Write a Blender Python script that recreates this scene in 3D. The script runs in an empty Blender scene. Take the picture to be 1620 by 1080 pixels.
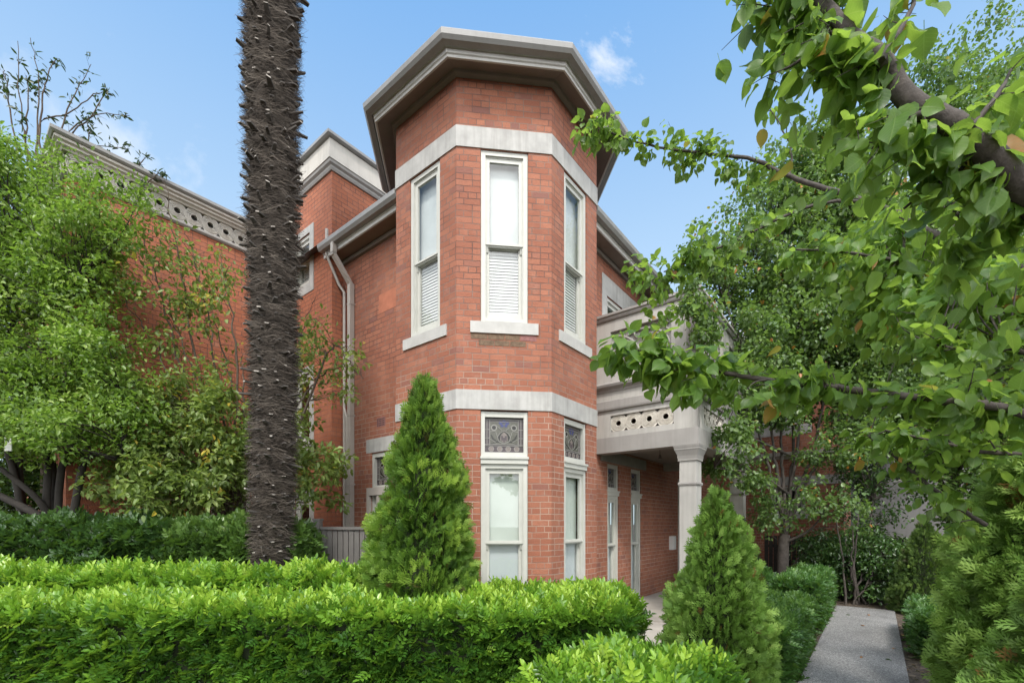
import bpy, math, random
import numpy as np
from mathutils import noise as mnoise, Vector

rng = np.random.default_rng(11)
random.seed(5)
R = math.radians
S = bpy.context.scene
COL = S.collection

# ------------------------------------------------------------------ frames of reference
F, CX, HY, EYE = 725.6, 810.0, 828.0, 1.67
TH = R(38.5)
eR = np.array([math.sin(TH), math.cos(TH)])
eL = np.array([-math.cos(TH), math.sin(TH)])
HC = np.array([-0.288, 8.05])                      # centre of the tower, origin of the house frame

def at(px, py, d):
    return np.array([(px - CX) / F * d, d, EYE - (py - HY) / F * d])
def gp(r, l, z=0.0):
    p = HC + r * eR + l * eL
    return np.array([p[0], p[1], z])

# ------------------------------------------------------------------ materials
def new_mat(name):
    m = bpy.data.materials.new(name); m.use_nodes = True
    nt = m.node_tree
    return m, nt, nt.nodes['Principled BSDF'], nt.nodes['Material Output']
def nd(nt, t, **kw):
    n = nt.nodes.new(t)
    for k, v in kw.items():
        if k in n.inputs: n.inputs[k].default_value = v
        else: setattr(n, k, v)
    return n
def mixc(nt, fac, a, b, blend='MIX'):
    n = nt.nodes.new('ShaderNodeMix'); n.data_type = 'RGBA'; n.blend_type = blend
    for idx, v in ((0, fac), (6, a), (7, b)):
        if isinstance(v, (int, float)): n.inputs[idx].default_value = v
        elif isinstance(v, tuple): n.inputs[idx].default_value = (*v[:3], 1)
        else: nt.links.new(v, n.inputs[idx])
    return n.outputs[2]
def ramp(nt, src, stops):
    n = nt.nodes.new('ShaderNodeValToRGB')
    e = n.color_ramp.elements
    while len(e) < len(stops): e.new(0.5)
    for el, (p, c) in zip(e, stops):
        el.position = p; el.color = (*c, 1) if len(c) == 3 else c
    nt.links.new(src, n.inputs[0]); return n.outputs[0]
def maprange(nt, src, a, b, c=0.0, d=1.0):
    n = nt.nodes.new('ShaderNodeMapRange'); nt.links.new(src, n.inputs[0])
    n.inputs[1].default_value = a; n.inputs[2].default_value = b
    n.inputs[3].default_value = c; n.inputs[4].default_value = d
    return n.outputs[0]
def noise(nt, vec, scale, detail=4, rough=0.55):
    n = nd(nt, 'ShaderNodeTexNoise', Scale=scale, Detail=detail, Roughness=rough)
    nt.links.new(vec, n.inputs['Vector']); return n.outputs['Fac']
def bump(nt, bs, h, strength, dist):
    b = nd(nt, 'ShaderNodeBump', Strength=strength, Distance=dist)
    nt.links.new(h, b.inputs['Height']); nt.links.new(b.outputs[0], bs.inputs['Normal'])

def brick_mat(name, c1, c2, mortar, msize=0.006, odd=(0.2, 0.1, 0.09)):
    m, nt, bs, out = new_mat(name)
    uv = nd(nt, 'ShaderNodeUVMap'); pos = nd(nt, 'ShaderNodeNewGeometry')
    wob = nd(nt, 'ShaderNodeTexNoise', Scale=9.0, Detail=3.0); nt.links.new(uv.outputs[0], wob.inputs['Vector'])
    sub = nd(nt, 'ShaderNodeVectorMath', operation='SUBTRACT'); sub.inputs[1].default_value = (.5, .5, .5)
    nt.links.new(wob.outputs['Color'], sub.inputs[0])
    sc = nd(nt, 'ShaderNodeVectorMath', operation='SCALE'); sc.inputs['Scale'].default_value = 0.016
    nt.links.new(sub.outputs[0], sc.inputs[0])
    add = nd(nt, 'ShaderNodeVectorMath', operation='ADD')
    nt.links.new(uv.outputs[0], add.inputs[0]); nt.links.new(sc.outputs[0], add.inputs[1])
    def bk(width, freq, off):
        b = nd(nt, 'ShaderNodeTexBrick', Scale=1.0)
        b.inputs['Mortar Size'].default_value = msize; b.inputs['Mortar Smooth'].default_value = 0.35
        b.inputs['Brick Width'].default_value = width; b.inputs['Row Height'].default_value = 0.086
        b.inputs['Color1'].default_value = (0, 0, 0, 1); b.inputs['Color2'].default_value = (1, 1, 1, 1)
        b.inputs['Mortar'].default_value = (0.5, 0.5, 0.5, 1); b.inputs['Bias'].default_value = 0.0
        b.offset = off; b.offset_frequency = 2; b.squash = 0.5; b.squash_frequency = 3
        nt.links.new(add.outputs[0], b.inputs['Vector']); return b
    b = bk(0.24, 2, 0.5)
    tone = ramp(nt, b.outputs['Color'], [(0.0, c1), (0.35, tuple(x * .9 for x in c1)), (0.62, c2), (0.86, tuple(x * 1.05 for x in c2)), (1.0, odd)])
    big = noise(nt, pos.outputs['Position'], 0.9, 5)
    fine = noise(nt, pos.outputs['Position'], 60, 5)
    t1 = mixc(nt, maprange(nt, big, .3, .7, 0, .5), tone, (c1[0] * .72, c1[1] * .74, c1[2] * .8))
    t2 = mixc(nt, maprange(nt, fine, .35, .72, 0, .6), t1, (c2[0] * .6, c2[1] * .6, c2[2] * .62))
    blot = noise(nt, pos.outputs['Position'], 5.5, 4)
    t2 = mixc(nt, maprange(nt, blot, .58, .74, 0, .35), t2, (.36, .20, .145))
    mp = nd(nt, 'ShaderNodeMapping'); mp.inputs['Scale'].default_value = (5, 5, .55); nt.links.new(pos.outputs['Position'], mp.inputs['Vector'])
    stn = noise(nt, mp.outputs[0], 1.0, 6, .62)
    t2 = mixc(nt, maprange(nt, stn, .54, .78, 0, .45), t2, (c1[0] * .5, c1[1] * .55, c1[2] * .65))
    t2 = mixc(nt, maprange(nt, noise(nt, pos.outputs['Position'], 2.3, 6, .7), .60, .78, 0, .30), t2, (.46, .33, .26))
    mn = noise(nt, pos.outputs['Position'], 1.6, 4)
    sz = nd(nt, 'ShaderNodeSeparateXYZ'); nt.links.new(pos.outputs['Position'], sz.inputs[0])
    hi = maprange(nt, sz.outputs['Z'], 3.3, 4.6, .0, .62)                 # lower storey is repointed in a paler mortar
    ad = nd(nt, 'ShaderNodeMath', operation='ADD'); ad.use_clamp = True; nt.links.new(hi, ad.inputs[0]); nt.links.new(maprange(nt, mn, .4, .7, 0, .6), ad.inputs[1])
    mcol = mixc(nt, ad.outputs[0], mortar, (.095, .055, .045))
    mfac = nd(nt, 'ShaderNodeMath', operation='MULTIPLY')
    nt.links.new(b.outputs['Fac'], mfac.inputs[0]); nt.links.new(maprange(nt, noise(nt, pos.outputs['Position'], 4, 3), .3, .6, .6, 1), mfac.inputs[1])
    c = mixc(nt, mfac.outputs[0], t2, mcol)
    nt.links.new(c, bs.inputs['Base Color']); bs.inputs['Roughness'].default_value = .85
    inv = nd(nt, 'ShaderNodeMath', operation='MULTIPLY_ADD'); inv.inputs[1].default_value = -1.0
    nt.links.new(b.outputs['Fac'], inv.inputs[0]); nt.links.new(fine, inv.inputs[2])
    bump(nt, bs, inv.outputs[0], .8, .010)
    return m

def plain(name, c, rough=.6, var=.2, scale=3.0, streak=0.0, b=0.0, metal=0.0, spec=.4):
    m, nt, bs, out = new_mat(name)
    pos = nd(nt, 'ShaderNodeNewGeometry')
    n1 = noise(nt, pos.outputs['Position'], scale, 6, .6)
    col = mixc(nt, maprange(nt, n1, .3, .7), tuple(x * (1 - var) for x in c), tuple(min(1, x * (1 + var * .5)) for x in c))
    if streak:
        mp = nd(nt, 'ShaderNodeMapping'); mp.inputs['Scale'].default_value = (9, 9, .5)
        nt.links.new(pos.outputs['Position'], mp.inputs['Vector'])
        n2 = noise(nt, mp.outputs[0], 1.5, 6, .65)
        col = mixc(nt, maprange(nt, n2, .45, .8, 0, streak), col, (c[0] * .45, c[1] * .43, c[2] * .4))
    nt.links.new(col, bs.inputs['Base Color'])
    bs.inputs['Roughness'].default_value = rough; bs.inputs['Metallic'].default_value = metal
    bs.inputs['Specular IOR Level'].default_value = spec
    if b: bump(nt, bs, noise(nt, pos.outputs['Position'], 90, 5), b, .004)
    return m

def leaf_mat(name, stops, trans=.3, rough=.42, spec=.5, tl=None, veins=False):
    m, nt, bs, out = new_mat(name)
    a = nd(nt, 'ShaderNodeAttribute'); a.attribute_name = 'tint'
    col = ramp(nt, a.outputs['Fac'], stops)
    if veins:
        ax = nd(nt, 'ShaderNodeAttribute'); ax.attribute_name = 'lx'; ay = nd(nt, 'ShaderNodeAttribute'); ay.attribute_name = 'ly'
        k = nd(nt, 'ShaderNodeMath', operation='MULTIPLY_ADD'); k.inputs[1].default_value = -.75
        nt.links.new(ax.outputs['Fac'], k.inputs[0]); nt.links.new(ay.outputs['Fac'], k.inputs[2])
        sn = nd(nt, 'ShaderNodeMath', operation='MULTIPLY'); sn.inputs[1].default_value = 46.0; nt.links.new(k.outputs[0], sn.inputs[0])
        s2 = nd(nt, 'ShaderNodeMath', operation='SINE'); nt.links.new(sn.outputs[0], s2.inputs[0])
        v1 = maprange(nt, s2.outputs[0], .72, 1.0, 0, .30); v2 = maprange(nt, ax.outputs['Fac'], .022, .004, 0, .65)
        mxv = nd(nt, 'ShaderNodeMath', operation='MAXIMUM'); nt.links.new(v1, mxv.inputs[0]); nt.links.new(v2, mxv.inputs[1])
        col = mixc(nt, mxv.outputs[0], col, (.24, .34, .10))
        pos = nd(nt, 'ShaderNodeNewGeometry')
        col = mixc(nt, maprange(nt, noise(nt, pos.outputs['Position'], 45, 3), .70, .76, 0, .8), col, (.13, .07, .025))
        col = mixc(nt, maprange(nt, noise(nt, pos.outputs['Position'], 14, 4), .35, .7, 0, .35), col, (.03, .075, .018))
        bump(nt, bs, mxv.outputs[0], .25, .003)
    nt.links.new(col, bs.inputs['Base Color'])
    bs.inputs['Roughness'].default_value = rough; bs.inputs['Specular IOR Level'].default_value = spec
    t = nd(nt, 'ShaderNodeBsdfTranslucent')
    tc = mixc(nt, .55, col, tl or (.22, .42, .03))
    nt.links.new(tc, t.inputs[0])
    mx = nd(nt, 'ShaderNodeMixShader'); mx.inputs[0].default_value = trans
    nt.links.new(bs.outputs[0], mx.inputs[1]); nt.links.new(t.outputs[0], mx.inputs[2])
    nt.links.new(mx.outputs[0], out.inputs[0])
    return m

def glass_mat(name, tint=(1, 1, 1), refl=.08):
    m, nt, bs, out = new_mat(name)
    nt.nodes.remove(bs)
    tr = nd(nt, 'ShaderNodeBsdfTransparent'); tr.inputs[0].default_value = (*tint, 1)
    gl = nd(nt, 'ShaderNodeBsdfGlossy'); gl.inputs['Roughness'].default_value = .02
    fr = nd(nt, 'ShaderNodeLayerWeight', Blend=.5)
    pw = nd(nt, 'ShaderNodeMath', operation='POWER'); pw.inputs[1].default_value = 5.0
    nt.links.new(fr.outputs['Facing'], pw.inputs[0])
    mm = nd(nt, 'ShaderNodeMath', operation='ADD'); mm.inputs[1].default_value = refl; mm.use_clamp = True
    nt.links.new(pw.outputs[0], mm.inputs[0])
    mx = nd(nt, 'ShaderNodeMixShader')
    nt.links.new(mm.outputs[0], mx.inputs[0]); nt.links.new(tr.outputs[0], mx.inputs[1]); nt.links.new(gl.outputs[0], mx.inputs[2])
    nt.links.new(mx.outputs[0], out.inputs[0])
    return m

M = {}
M['brick'] = brick_mat('red_brick', (.325, .112, .062), (.385, .148, .085), (.44, .33, .26), .0064, (.20, .09, .075))
M['brick_orange'] = brick_mat('orange_brick', (.42, .135, .066), (.45, .155, .078), (.25, .12, .085), .0065, (.40, .14, .08))
M['band'] = plain('painted_band', (.415, .408, .388), .75, .2, 5, .55, .25)
M['sill'] = plain('painted_sill', (.45, .44, .415), .75, .12, 6, .15, .25)
M['stucco'] = plain('cream_stucco', (.435, .42, .39), .7, .12, 2.5, .45, .12)
M['stucco_dark'] = plain('taupe_stucco', (.31, .295, .277), .7, .10, 2.5, .25, .12)
M['relief'] = plain('pale_relief', (.60, .56, .49), .7, .14, 20, .1)
M['gutter'] = plain('gutter_paint', (.272, .268, .258), .4, .12, 4, .2, spec=.5)
M['gutter_light'] = plain('light_gutter_trim', (.54, .53, .505), .5, .08, 4, .15)
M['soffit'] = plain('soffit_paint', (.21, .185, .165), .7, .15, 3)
M['parapet'] = plain('parapet_render', (.52, .49, .44), .7, .12, 3, .3)
M['frame'] = plain('window_paint', (.50, .50, .455), .45, .07, 8, .08)
M['blind'] = plain('white_blind', (.62, .62, .61), .6, .04, 3)
M['curtain'] = plain('white_curtain', (.56, .585, .585), .8, .16, 2)
M['film'] = plain('frosted_film', (.53, .58, .53), .5, .09, 1.2)
M['film_white'] = plain('white_film', (.56, .60, .62), .5, .05, 2)
M['glass'] = glass_mat('window_glass', (.96, .98, .97), .10)
M['dark_room'] = plain('dark_room', (.03, .03, .03), .9, .1)
M['lead'] = plain('lead_came', (.27, .26, .24), .5, .1)
M['g_violet'] = plain('violet_glass', (.07, .056, .06), .22, .35, 60)
M['g_grey'] = plain('grey_glass', (.10, .10, .08), .22, .35, 50)
M['g_dark'] = plain('dark_glass', (.018, .018, .016), .2, .3, 40)
M['g_blue'] = plain('blue_glass', (.04, .05, .16), .2, .3, 40)
M['g_pink'] = plain('pale_glass', (.19, .16, .145), .22, .3, 60)
M['pipe'] = plain('pipe_paint', (.42, .385, .345), .45, .1, 5, .15)
M['fence'] = plain('grey_fence_paint', (.145, .135, .125), .6, .15, 6, .25)
M['slate'] = plain('roof_slate', (.13, .12, .12), .6, .3, 6)
M['white_box'] = plain('white_metal', (.7, .7, .68), .4, .05)
M['door'] = plain('door_paint', (.12, .10, .09), .5, .1)
M['concrete_pale'] = plain('pale_concrete', (.40, .37, .325), .85, .2, 2.2, 0, .4)
M['bark'] = plain('grey_bark', (.095, .080, .070), .9, .4, 14, .4, .6)
M['bark_dark'] = plain('dark_bark', (.032, .027, .023), .9, .35, 14, .3, .6)
M['bark_limb'] = plain('limb_bark', (.072, .060, .052), .85, .45, 30, .3, .9)
M['twig'] = plain('twig_bark', (.10, .075, .055), .9, .3, 20)
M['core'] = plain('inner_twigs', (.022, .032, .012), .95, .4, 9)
M['grey_wall'] = plain('grey_render', (.21, .21, .205), .8, .12, 1.5, .2)

def corrugated():
    m, nt, bs, out = new_mat('corrugated_iron')
    uv = nd(nt, 'ShaderNodeUVMap')
    w = nd(nt, 'ShaderNodeTexWave', Scale=4.1); w.wave_type = 'BANDS'; w.bands_direction = 'X'
    nt.links.new(uv.outputs[0], w.inputs['Vector'])
    bs.inputs['Base Color'].default_value = (.42, .43, .44, 1); bs.inputs['Roughness'].default_value = .45
    bs.inputs['Metallic'].default_value = .2
    bump(nt, bs, w.outputs['Fac'], .9, .03)
    return m
M['iron'] = corrugated()

def aggregate(name, cols, scale):
    m, nt, bs, out = new_mat(name)
    pos = nd(nt, 'ShaderNodeNewGeometry')
    v = nd(nt, 'ShaderNodeTexVoronoi', Scale=scale); nt.links.new(pos.outputs['Position'], v.inputs['Vector'])
    sep = nd(nt, 'ShaderNodeSeparateColor'); nt.links.new(v.outputs['Color'], sep.inputs[0])
    c = ramp(nt, sep.outputs[0], cols)
    big = noise(nt, pos.outputs['Position'], 1.4, 5)
    c2 = mixc(nt, maprange(nt, big, .35, .7, 0, .45), c, tuple(x * .55 for x in cols[0][1]))
    nt.links.new(c2, bs.inputs['Base Color']); bs.inputs['Roughness'].default_value = .8
    bump(nt, bs, v.outputs['Distance'], .5, .006)
    return m
M['path'] = aggregate('exposed_aggregate', [(0, (.11, .108, .106)), (.4, (.20, .197, .194)), (.75, (.28, .275, .268)), (1, (.45, .44, .42))], 110)
M['mulch'] = aggregate('mulch', [(0, (.035, .026, .018)), (.5, (.075, .055, .04)), (.85, (.12, .09, .065)), (1, (.2, .15, .1))], 38)

G = {}
G['box'] = leaf_mat('box_hedge_leaf', [(0, (.018, .056, .011)), (.4, (.048, .132, .018)), (.6, (.11, .24, .026)), (.8, (.19, .37, .036)), (1, (.34, .51, .06))], .36, .3, .55, (.30, .5, .03))
G['box_dull'] = leaf_mat('clipped_leaf', [(0, (.024, .065, .016)), (.5, (.06, .15, .032)), (1, (.19, .33, .07))], .3, .4)
G['thuja'] = leaf_mat('thuja_spray', [(0, (.10, .052, .02)), (.05, (.05, .05, .014)), (.1, (.036, .085, .013)), (.5, (.105, .205, .028)), (1, (.27, .40, .055))], .36, .55, .3)
G['thuja_gold'] = leaf_mat('golden_spray', [(0, (.22, .09, .03)), (.06, (.09, .07, .02)), (.1, (.065, .115, .022)), (.5, (.145, .27, .045)), (1, (.31, .46, .10))], .36, .55, .3)
G['yew'] = leaf_mat('dark_spray', [(0, (.05, .045, .015)), (.1, (.03, .065, .014)), (.6, (.08, .14, .026)), (1, (.17, .25, .05))], .2, .6, .3)
G['pear'] = leaf_mat('pear_leaf', [(0, (.042, .10, .018)), (.5, (.105, .215, .034)), (.9, (.18, .31, .05)), (.982, (.20, .30, .05)), (.99, (.45, .13, .04)), (1, (.5, .20, .06))], .55, .40, .45, (.40, .58, .07), True)
G['pear_far'] = leaf_mat('pear_leaf_far', [(0, (.042, .085, .026)), (.5, (.10, .175, .05)), (.985, (.20, .29, .085)), (1, (.42, .15, .03))], .40, .36, .5, (.3, .5, .06))
G['pitto'] = leaf_mat('light_green_leaf', [(0, (.046, .10, .018)), (.5, (.15, .25, .045)), (1, (.34, .45, .10))], .42, .36, .5, (.34, .58, .05))
G['olive'] = leaf_mat('olive_leaf', [(0, (.06, .10, .026)), (.5, (.16, .235, .06)), (.93, (.30, .37, .11)), (1, (.5, .38, .05))], .42, .42, .45, (.4, .55, .08))
G['dark'] = leaf_mat('dark_shrub_leaf', [(0, (.018, .042, .013)), (.5, (.045, .10, .026)), (.9, (.09, .17, .04)), (1, (.10, .17, .04))], .2, .28, .6)
G['camellia'] = leaf_mat('hedge_shrub_leaf', [(0, (.028, .062, .016)), (.5, (.085, .16, .036)), (.955, (.18, .28, .06)), (.97, (.16, .07, .12)), (1, (.22, .11, .18))], .22, .3, .55)
G['camellia_plain'] = leaf_mat('bushy_leaf', [(0, (.012, .030, .009)), (.5, (.032, .07, .016)), (1, (.10, .17, .03))], .25, .35, .5)
G['dry'] = leaf_mat('dry_leaf', [(0, (.30, .13, .03)), (1, (.45, .22, .05))], .2, .6, .3, (.4, .2, .05))
G['fibre'] = leaf_mat('palm_fibre', [(0, (.026, .021, .017)), (.5, (.075, .062, .051)), (1, (.20, .17, .14))], .08, .9, .15, (.1, .08, .06))
M['palm_fibre'] = plain('palm_bark', (.065, .055, .046), .95, .5, 22, 0, .9)
M['palm_stub'] = plain('palm_stub', (.085, .076, .068), .9, .4, 30)
M['palm_cut'] = plain('cut_stub_end', (.36, .325, .285), .8, .45, 60)

# ------------------------------------------------------------------ objects
def thing(name, label, cat, loc=(0, 0, 0), rz=0.0, group=None):
    o = bpy.data.objects.new(name, None); COL.objects.link(o)
    o.location = loc; o.rotation_euler = (0, 0, rz); o.empty_display_size = .2
    o['label'] = label; o['category'] = cat
    if group: o['group'] = group
    o['_loc'] = list(map(float, loc)); return o
def link(name, me, parent=None, mats=()):
    for m in mats: me.materials.append(m)
    o = bpy.data.objects.new(name, me); COL.objects.link(o)
    if parent is not None: o.parent = parent
    return o
def struct(o, kind='structure'):
    o['kind'] = kind; return o

class MB:
    def __init__(s, loc=(0, 0, 0)):
        s.v = []; s.f = []; s.uv = []; s.mi = []; s.sm = []; s.loc = np.array(loc, float)
    def face(s, pts, mi=0, uv=None, smooth=False):
        b = len(s.v); s.v.extend([tuple(np.array(p, float) - s.loc) for p in pts])
        s.f.append(tuple(range(b, b + len(pts)))); s.mi.append(mi); s.sm.append(smooth)
        s.uv.extend(uv if uv else [(0, 0)] * len(pts))
    def grid(s, rows, mi=0, smooth=True, closed=False):
        b = len(s.v); n = len(rows[0])
        for r in rows: s.v.extend([tuple(np.array(p, float) - s.loc) for p in r])
        for i in range(len(rows) - 1):
            for j in range(n if closed else n - 1):
                k = (j + 1) % n
                s.f.append((b + i * n + j, b + i * n + k, b + (i + 1) * n + k, b + (i + 1) * n + j))
                s.mi.append(mi); s.sm.append(smooth); s.uv.extend([(0, 0)] * 4)
    def hexa(s, p, mi=0):          # p: 8 corners, bottom 4 then top 4, counter-clockwise
        for q in ((3, 2, 1, 0), (4, 5, 6, 7), (0, 1, 5, 4), (1, 2, 6, 5), (2, 3, 7, 6), (3, 0, 4, 7)):
            s.face([p[i] for i in q], mi)
    def box(s, x0, x1, y0, y1, z0, z1, mi=0, fr=None):
        c = [(x0, y0, z0), (x1, y0, z0), (x1, y1, z0), (x0, y1, z0), (x0, y0, z1), (x1, y0, z1), (x1, y1, z1), (x0, y1, z1)]
        if fr: c = [fr(*q) for q in c]
        s.hexa(c, mi)
    def tube(s, path, radii, sides=6, mi=0, cap=True):
        path = [np.array(p, float) for p in path]
        if np.isscalar(radii): radii = [radii] * len(path)
        rows = []
        ref = np.array([0.31, 0.17, .93])
        for i, p in enumerate(path):
            t = path[min(i + 1, len(path) - 1)] - path[max(i - 1, 0)]
            t = t / (np.linalg.norm(t) + 1e-9)
            a = np.cross(t, ref if abs(t @ ref) < .95 else np.array([1., 0, 0])); a /= np.linalg.norm(a) + 1e-9
            b = np.cross(t, a)
            rows.append([p + radii[i] * (math.cos(w) * a + math.sin(w) * b) for w in [2 * math.pi * k / sides for k in range(sides)]])
        s.grid(rows, mi, True, True)
        if cap:
            s.face(rows[0][::-1], mi); s.face(rows[-1], mi)
    def build(s, name, mats, parent=None):
        me = bpy.data.meshes.new(name)
        me.from_pydata(s.v, [], s.f)
        me.polygons.foreach_set('material_index', s.mi)
        me.polygons.foreach_set('use_smooth', s.sm)
        l = me.uv_layers.new(name='UVMap')
        l.data.foreach_set('uv', np.array(s.uv, dtype=np.float32).ravel())
        me.update()
        return link(name, me, parent, mats if isinstance(mats, (list, tuple)) else [mats])

class Fr:                           # wall frame: s along the wall, n outward, z up
    def __init__(f, p0, p1):
        f.p = np.array(p0, float); q = np.array(p1, float) - f.p; f.len = float(np.linalg.norm(q))
        f.d = q / f.len; f.n = np.array([f.d[1], -f.d[0]])
    def __call__(f, s, n, z):
        q = f.p + f.d * s + f.n * n; return (q[0], q[1], z)

def wall(mb, fr, z0, z1, holes=(), u0=0.0, s0=0.0, s1=None, dep=.13, mi=0):
    s1 = fr.len if s1 is None else s1
    xs = sorted({s0, s1, *[h[0] for h in holes], *[h[1] for h in holes]})
    zs = sorted({z0, z1, *[h[2] for h in holes], *[h[3] for h in holes]})
    for a, b in zip(xs, xs[1:]):
        for c, d in zip(zs, zs[1:]):
            m = ((a + b) / 2, (c + d) / 2)
            if any(h[0] < m[0] < h[1] and h[2] < m[1] < h[3] for h in holes): continue
            mb.face([fr(a, 0, c), fr(b, 0, c), fr(b, 0, d), fr(a, 0, d)], mi, [(u0 + a, c), (u0 + b, c), (u0 + b, d), (u0 + a, d)])
    for a, b, c, d in holes:
        for (sa, za), (sb, zb) in (((a, c), (a, d)), ((a, d), (b, d)), ((b, d), (b, c)), ((b, c), (a, c))):
            pts = [fr(sa, 0, za), fr(sb, 0, zb), fr(sb, -dep, zb), fr(sa, -dep, za)]
            if sa == sb: uv = [(u0 + sa, za), (u0 + sa, zb), (u0 + sa + dep, zb), (u0 + sa + dep, za)]
            else: uv = [(u0 + sa, za), (u0 + sb, zb), (u0 + sb, zb + dep), (u0 + sa, za + dep)]
            mb.face(pts[::-1], mi, uv[::-1])

def sweep(mb, poly, prof, closed=False, mi=0, mis=None, caps=True):
    """prof: list of (offset outward, z) as a closed section; poly runs with the outside on its right"""
    P = [np.array(p, float) for p in poly]; n = len(P)
    segs = [(P[(i + 1) % n] - P[i]) for i in range(n if closed else n - 1)]
    nr = [np.array([d[1], -d[0]]) / np.linalg.norm(d) for d in segs]
    mit = []
    for i in range(n):
        a = nr[i - 1] if (i > 0 or closed) else nr[0]
        b = nr[i % len(nr)] if (i < len(nr) or closed) else nr[-1]
        m = a + b; mit.append(m / (1 + a @ b))
    ring = [[(*(P[i] + mit[i] * o), z) for o, z in prof] for i in range(n)]
    k = len(prof)
    for i in range(len(segs)):
        A, B = ring[i], ring[(i + 1) % n]
        for j in range(k):
            jj = (j + 1) % k
            mb.face([A[j], B[j], B[jj], A[jj]][::-1] if False else [A[jj], B[jj], B[j], A[j]], mis[j] if mis else mi)
    if caps and not closed:
        mb.face(ring[0], mis[0] if mis else mi); mb.face(ring[-1][::-1], mis[0] if mis else mi)

# ------------------------------------------------------------------ leaves
def tmpl_leaf(w=.25, fold=.10, curl=-.12):
    V = np.array([(0, 0, 0), (w, .30, fold), (w * .85, .66, fold + curl * .4), (0, 1, curl), (-w * .85, .66, fold + curl * .4), (-w, .30, fold)])
    return V, [(0, 1, 2, 3), (0, 3, 4, 5)]
def tmpl_pear():
    ts = [0, .07, .22, .42, .62, .80, .92, 1.0]; ws = [.03, .24, .39, .42, .35, .20, .07, .0]
    V = []; Fc = []
    for t, w in zip(ts, ws):
        z = -.34 * t * t + .06 * t
        V += [(-w, t + .35, z + w * .16 + .05 * math.sin(9 * t)), (-w * .5, t + .35, z + w * .05), (0, t + .35, z - .01), (w * .5, t + .35, z + w * .05), (w, t + .35, z + w * .16 + .05 * math.sin(8 * t + 2))]
    for i in range(len(ts) - 1):
        for j in range(4):
            a = i * 5 + j; Fc.append((a, a + 1, a + 6, a + 5))
    b = len(V)
    V += [(-.011, 0, .02), (.011, 0, .02), (.011, .37, 0), (-.011, .37, 0)]; Fc.append((b, b + 1, b + 2, b + 3))
    return np.array(V), Fc
def tmpl_sprig(pairs=3, ln=.46, w=.19):
    LV, LF = tmpl_leaf(w / 1.0, .08, -.1)
    V = []; Fc = []
    def put(y, ang, tilt, sc):
        b = len(V)
        for x, yy, z in LV:
            x, yy, z = x * sc, yy * sc, z * sc
            yy2, z2 = yy * math.cos(tilt) - z * math.sin(tilt), yy * math.sin(tilt) + z * math.cos(tilt)
            V.append((x * math.cos(ang) + yy2 * math.sin(ang), y - x * math.sin(ang) + yy2 * math.cos(ang), z2))
        Fc.extend([tuple(b + i for i in f) for f in LF])
    for i in range(pairs):
        y = .12 + i * .24
        put(y, R(58), .35, ln * (1 - .06 * i)); put(y + .06, R(-58), .35, ln * (1 - .06 * i))
    put(.12 + pairs * .22, 0, .2, ln * .95)
    b = len(V); V += [(-.012, 0, 0), (.012, 0, 0), (.008, .8, 0), (-.008, .8, 0)]; Fc.append((b, b + 1, b + 2, b + 3))
    return np.array(V), Fc
def tmpl_spray(n=6):
    V = []; Fc = []
    def lobe(x0, y0, ang, L, w, z0):
        b = len(V); sx, cy = math.sin(ang), math.cos(ang)
        for (u, v, z) in ((0, 0, 0), (w, L * .45, .02), (0, L, -.04), (-w, L * .45, .02)):
            V.append((x0 + v * sx + u * cy, y0 + v * cy - u * sx, z0 + z - .14 * (y0 + v * cy) ** 2))
        Fc.append((b, b + 1, b + 2, b + 3))
    lobe(0, .0, 0, 1.0, .055, 0)
    for i in range(n):
        s = 1 if i % 2 else -1; y = .08 + .72 * i / n
        L = .62 * (1 - .5 * i / n)
        lobe(0, y, s * R(44), L, .055, s * .03)
        lobe(s * L * .34 * math.sin(R(44)), y + L * .34 * .72, s * R(14), L * .5, .045, s * .05)
    return np.array(V), Fc

T_LEAF = tmpl_leaf(); T_LONG = tmpl_leaf(.17, .05, -.2); T_ROUND = tmpl_leaf(.36, .13, -.22)
T_PEAR = tmpl_pear(); T_SPRIG = tmpl_sprig(3, .48, .235); T_SPRAY = tmpl_spray(); T_SPRIG2 = tmpl_sprig(2, .55, .27)

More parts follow.
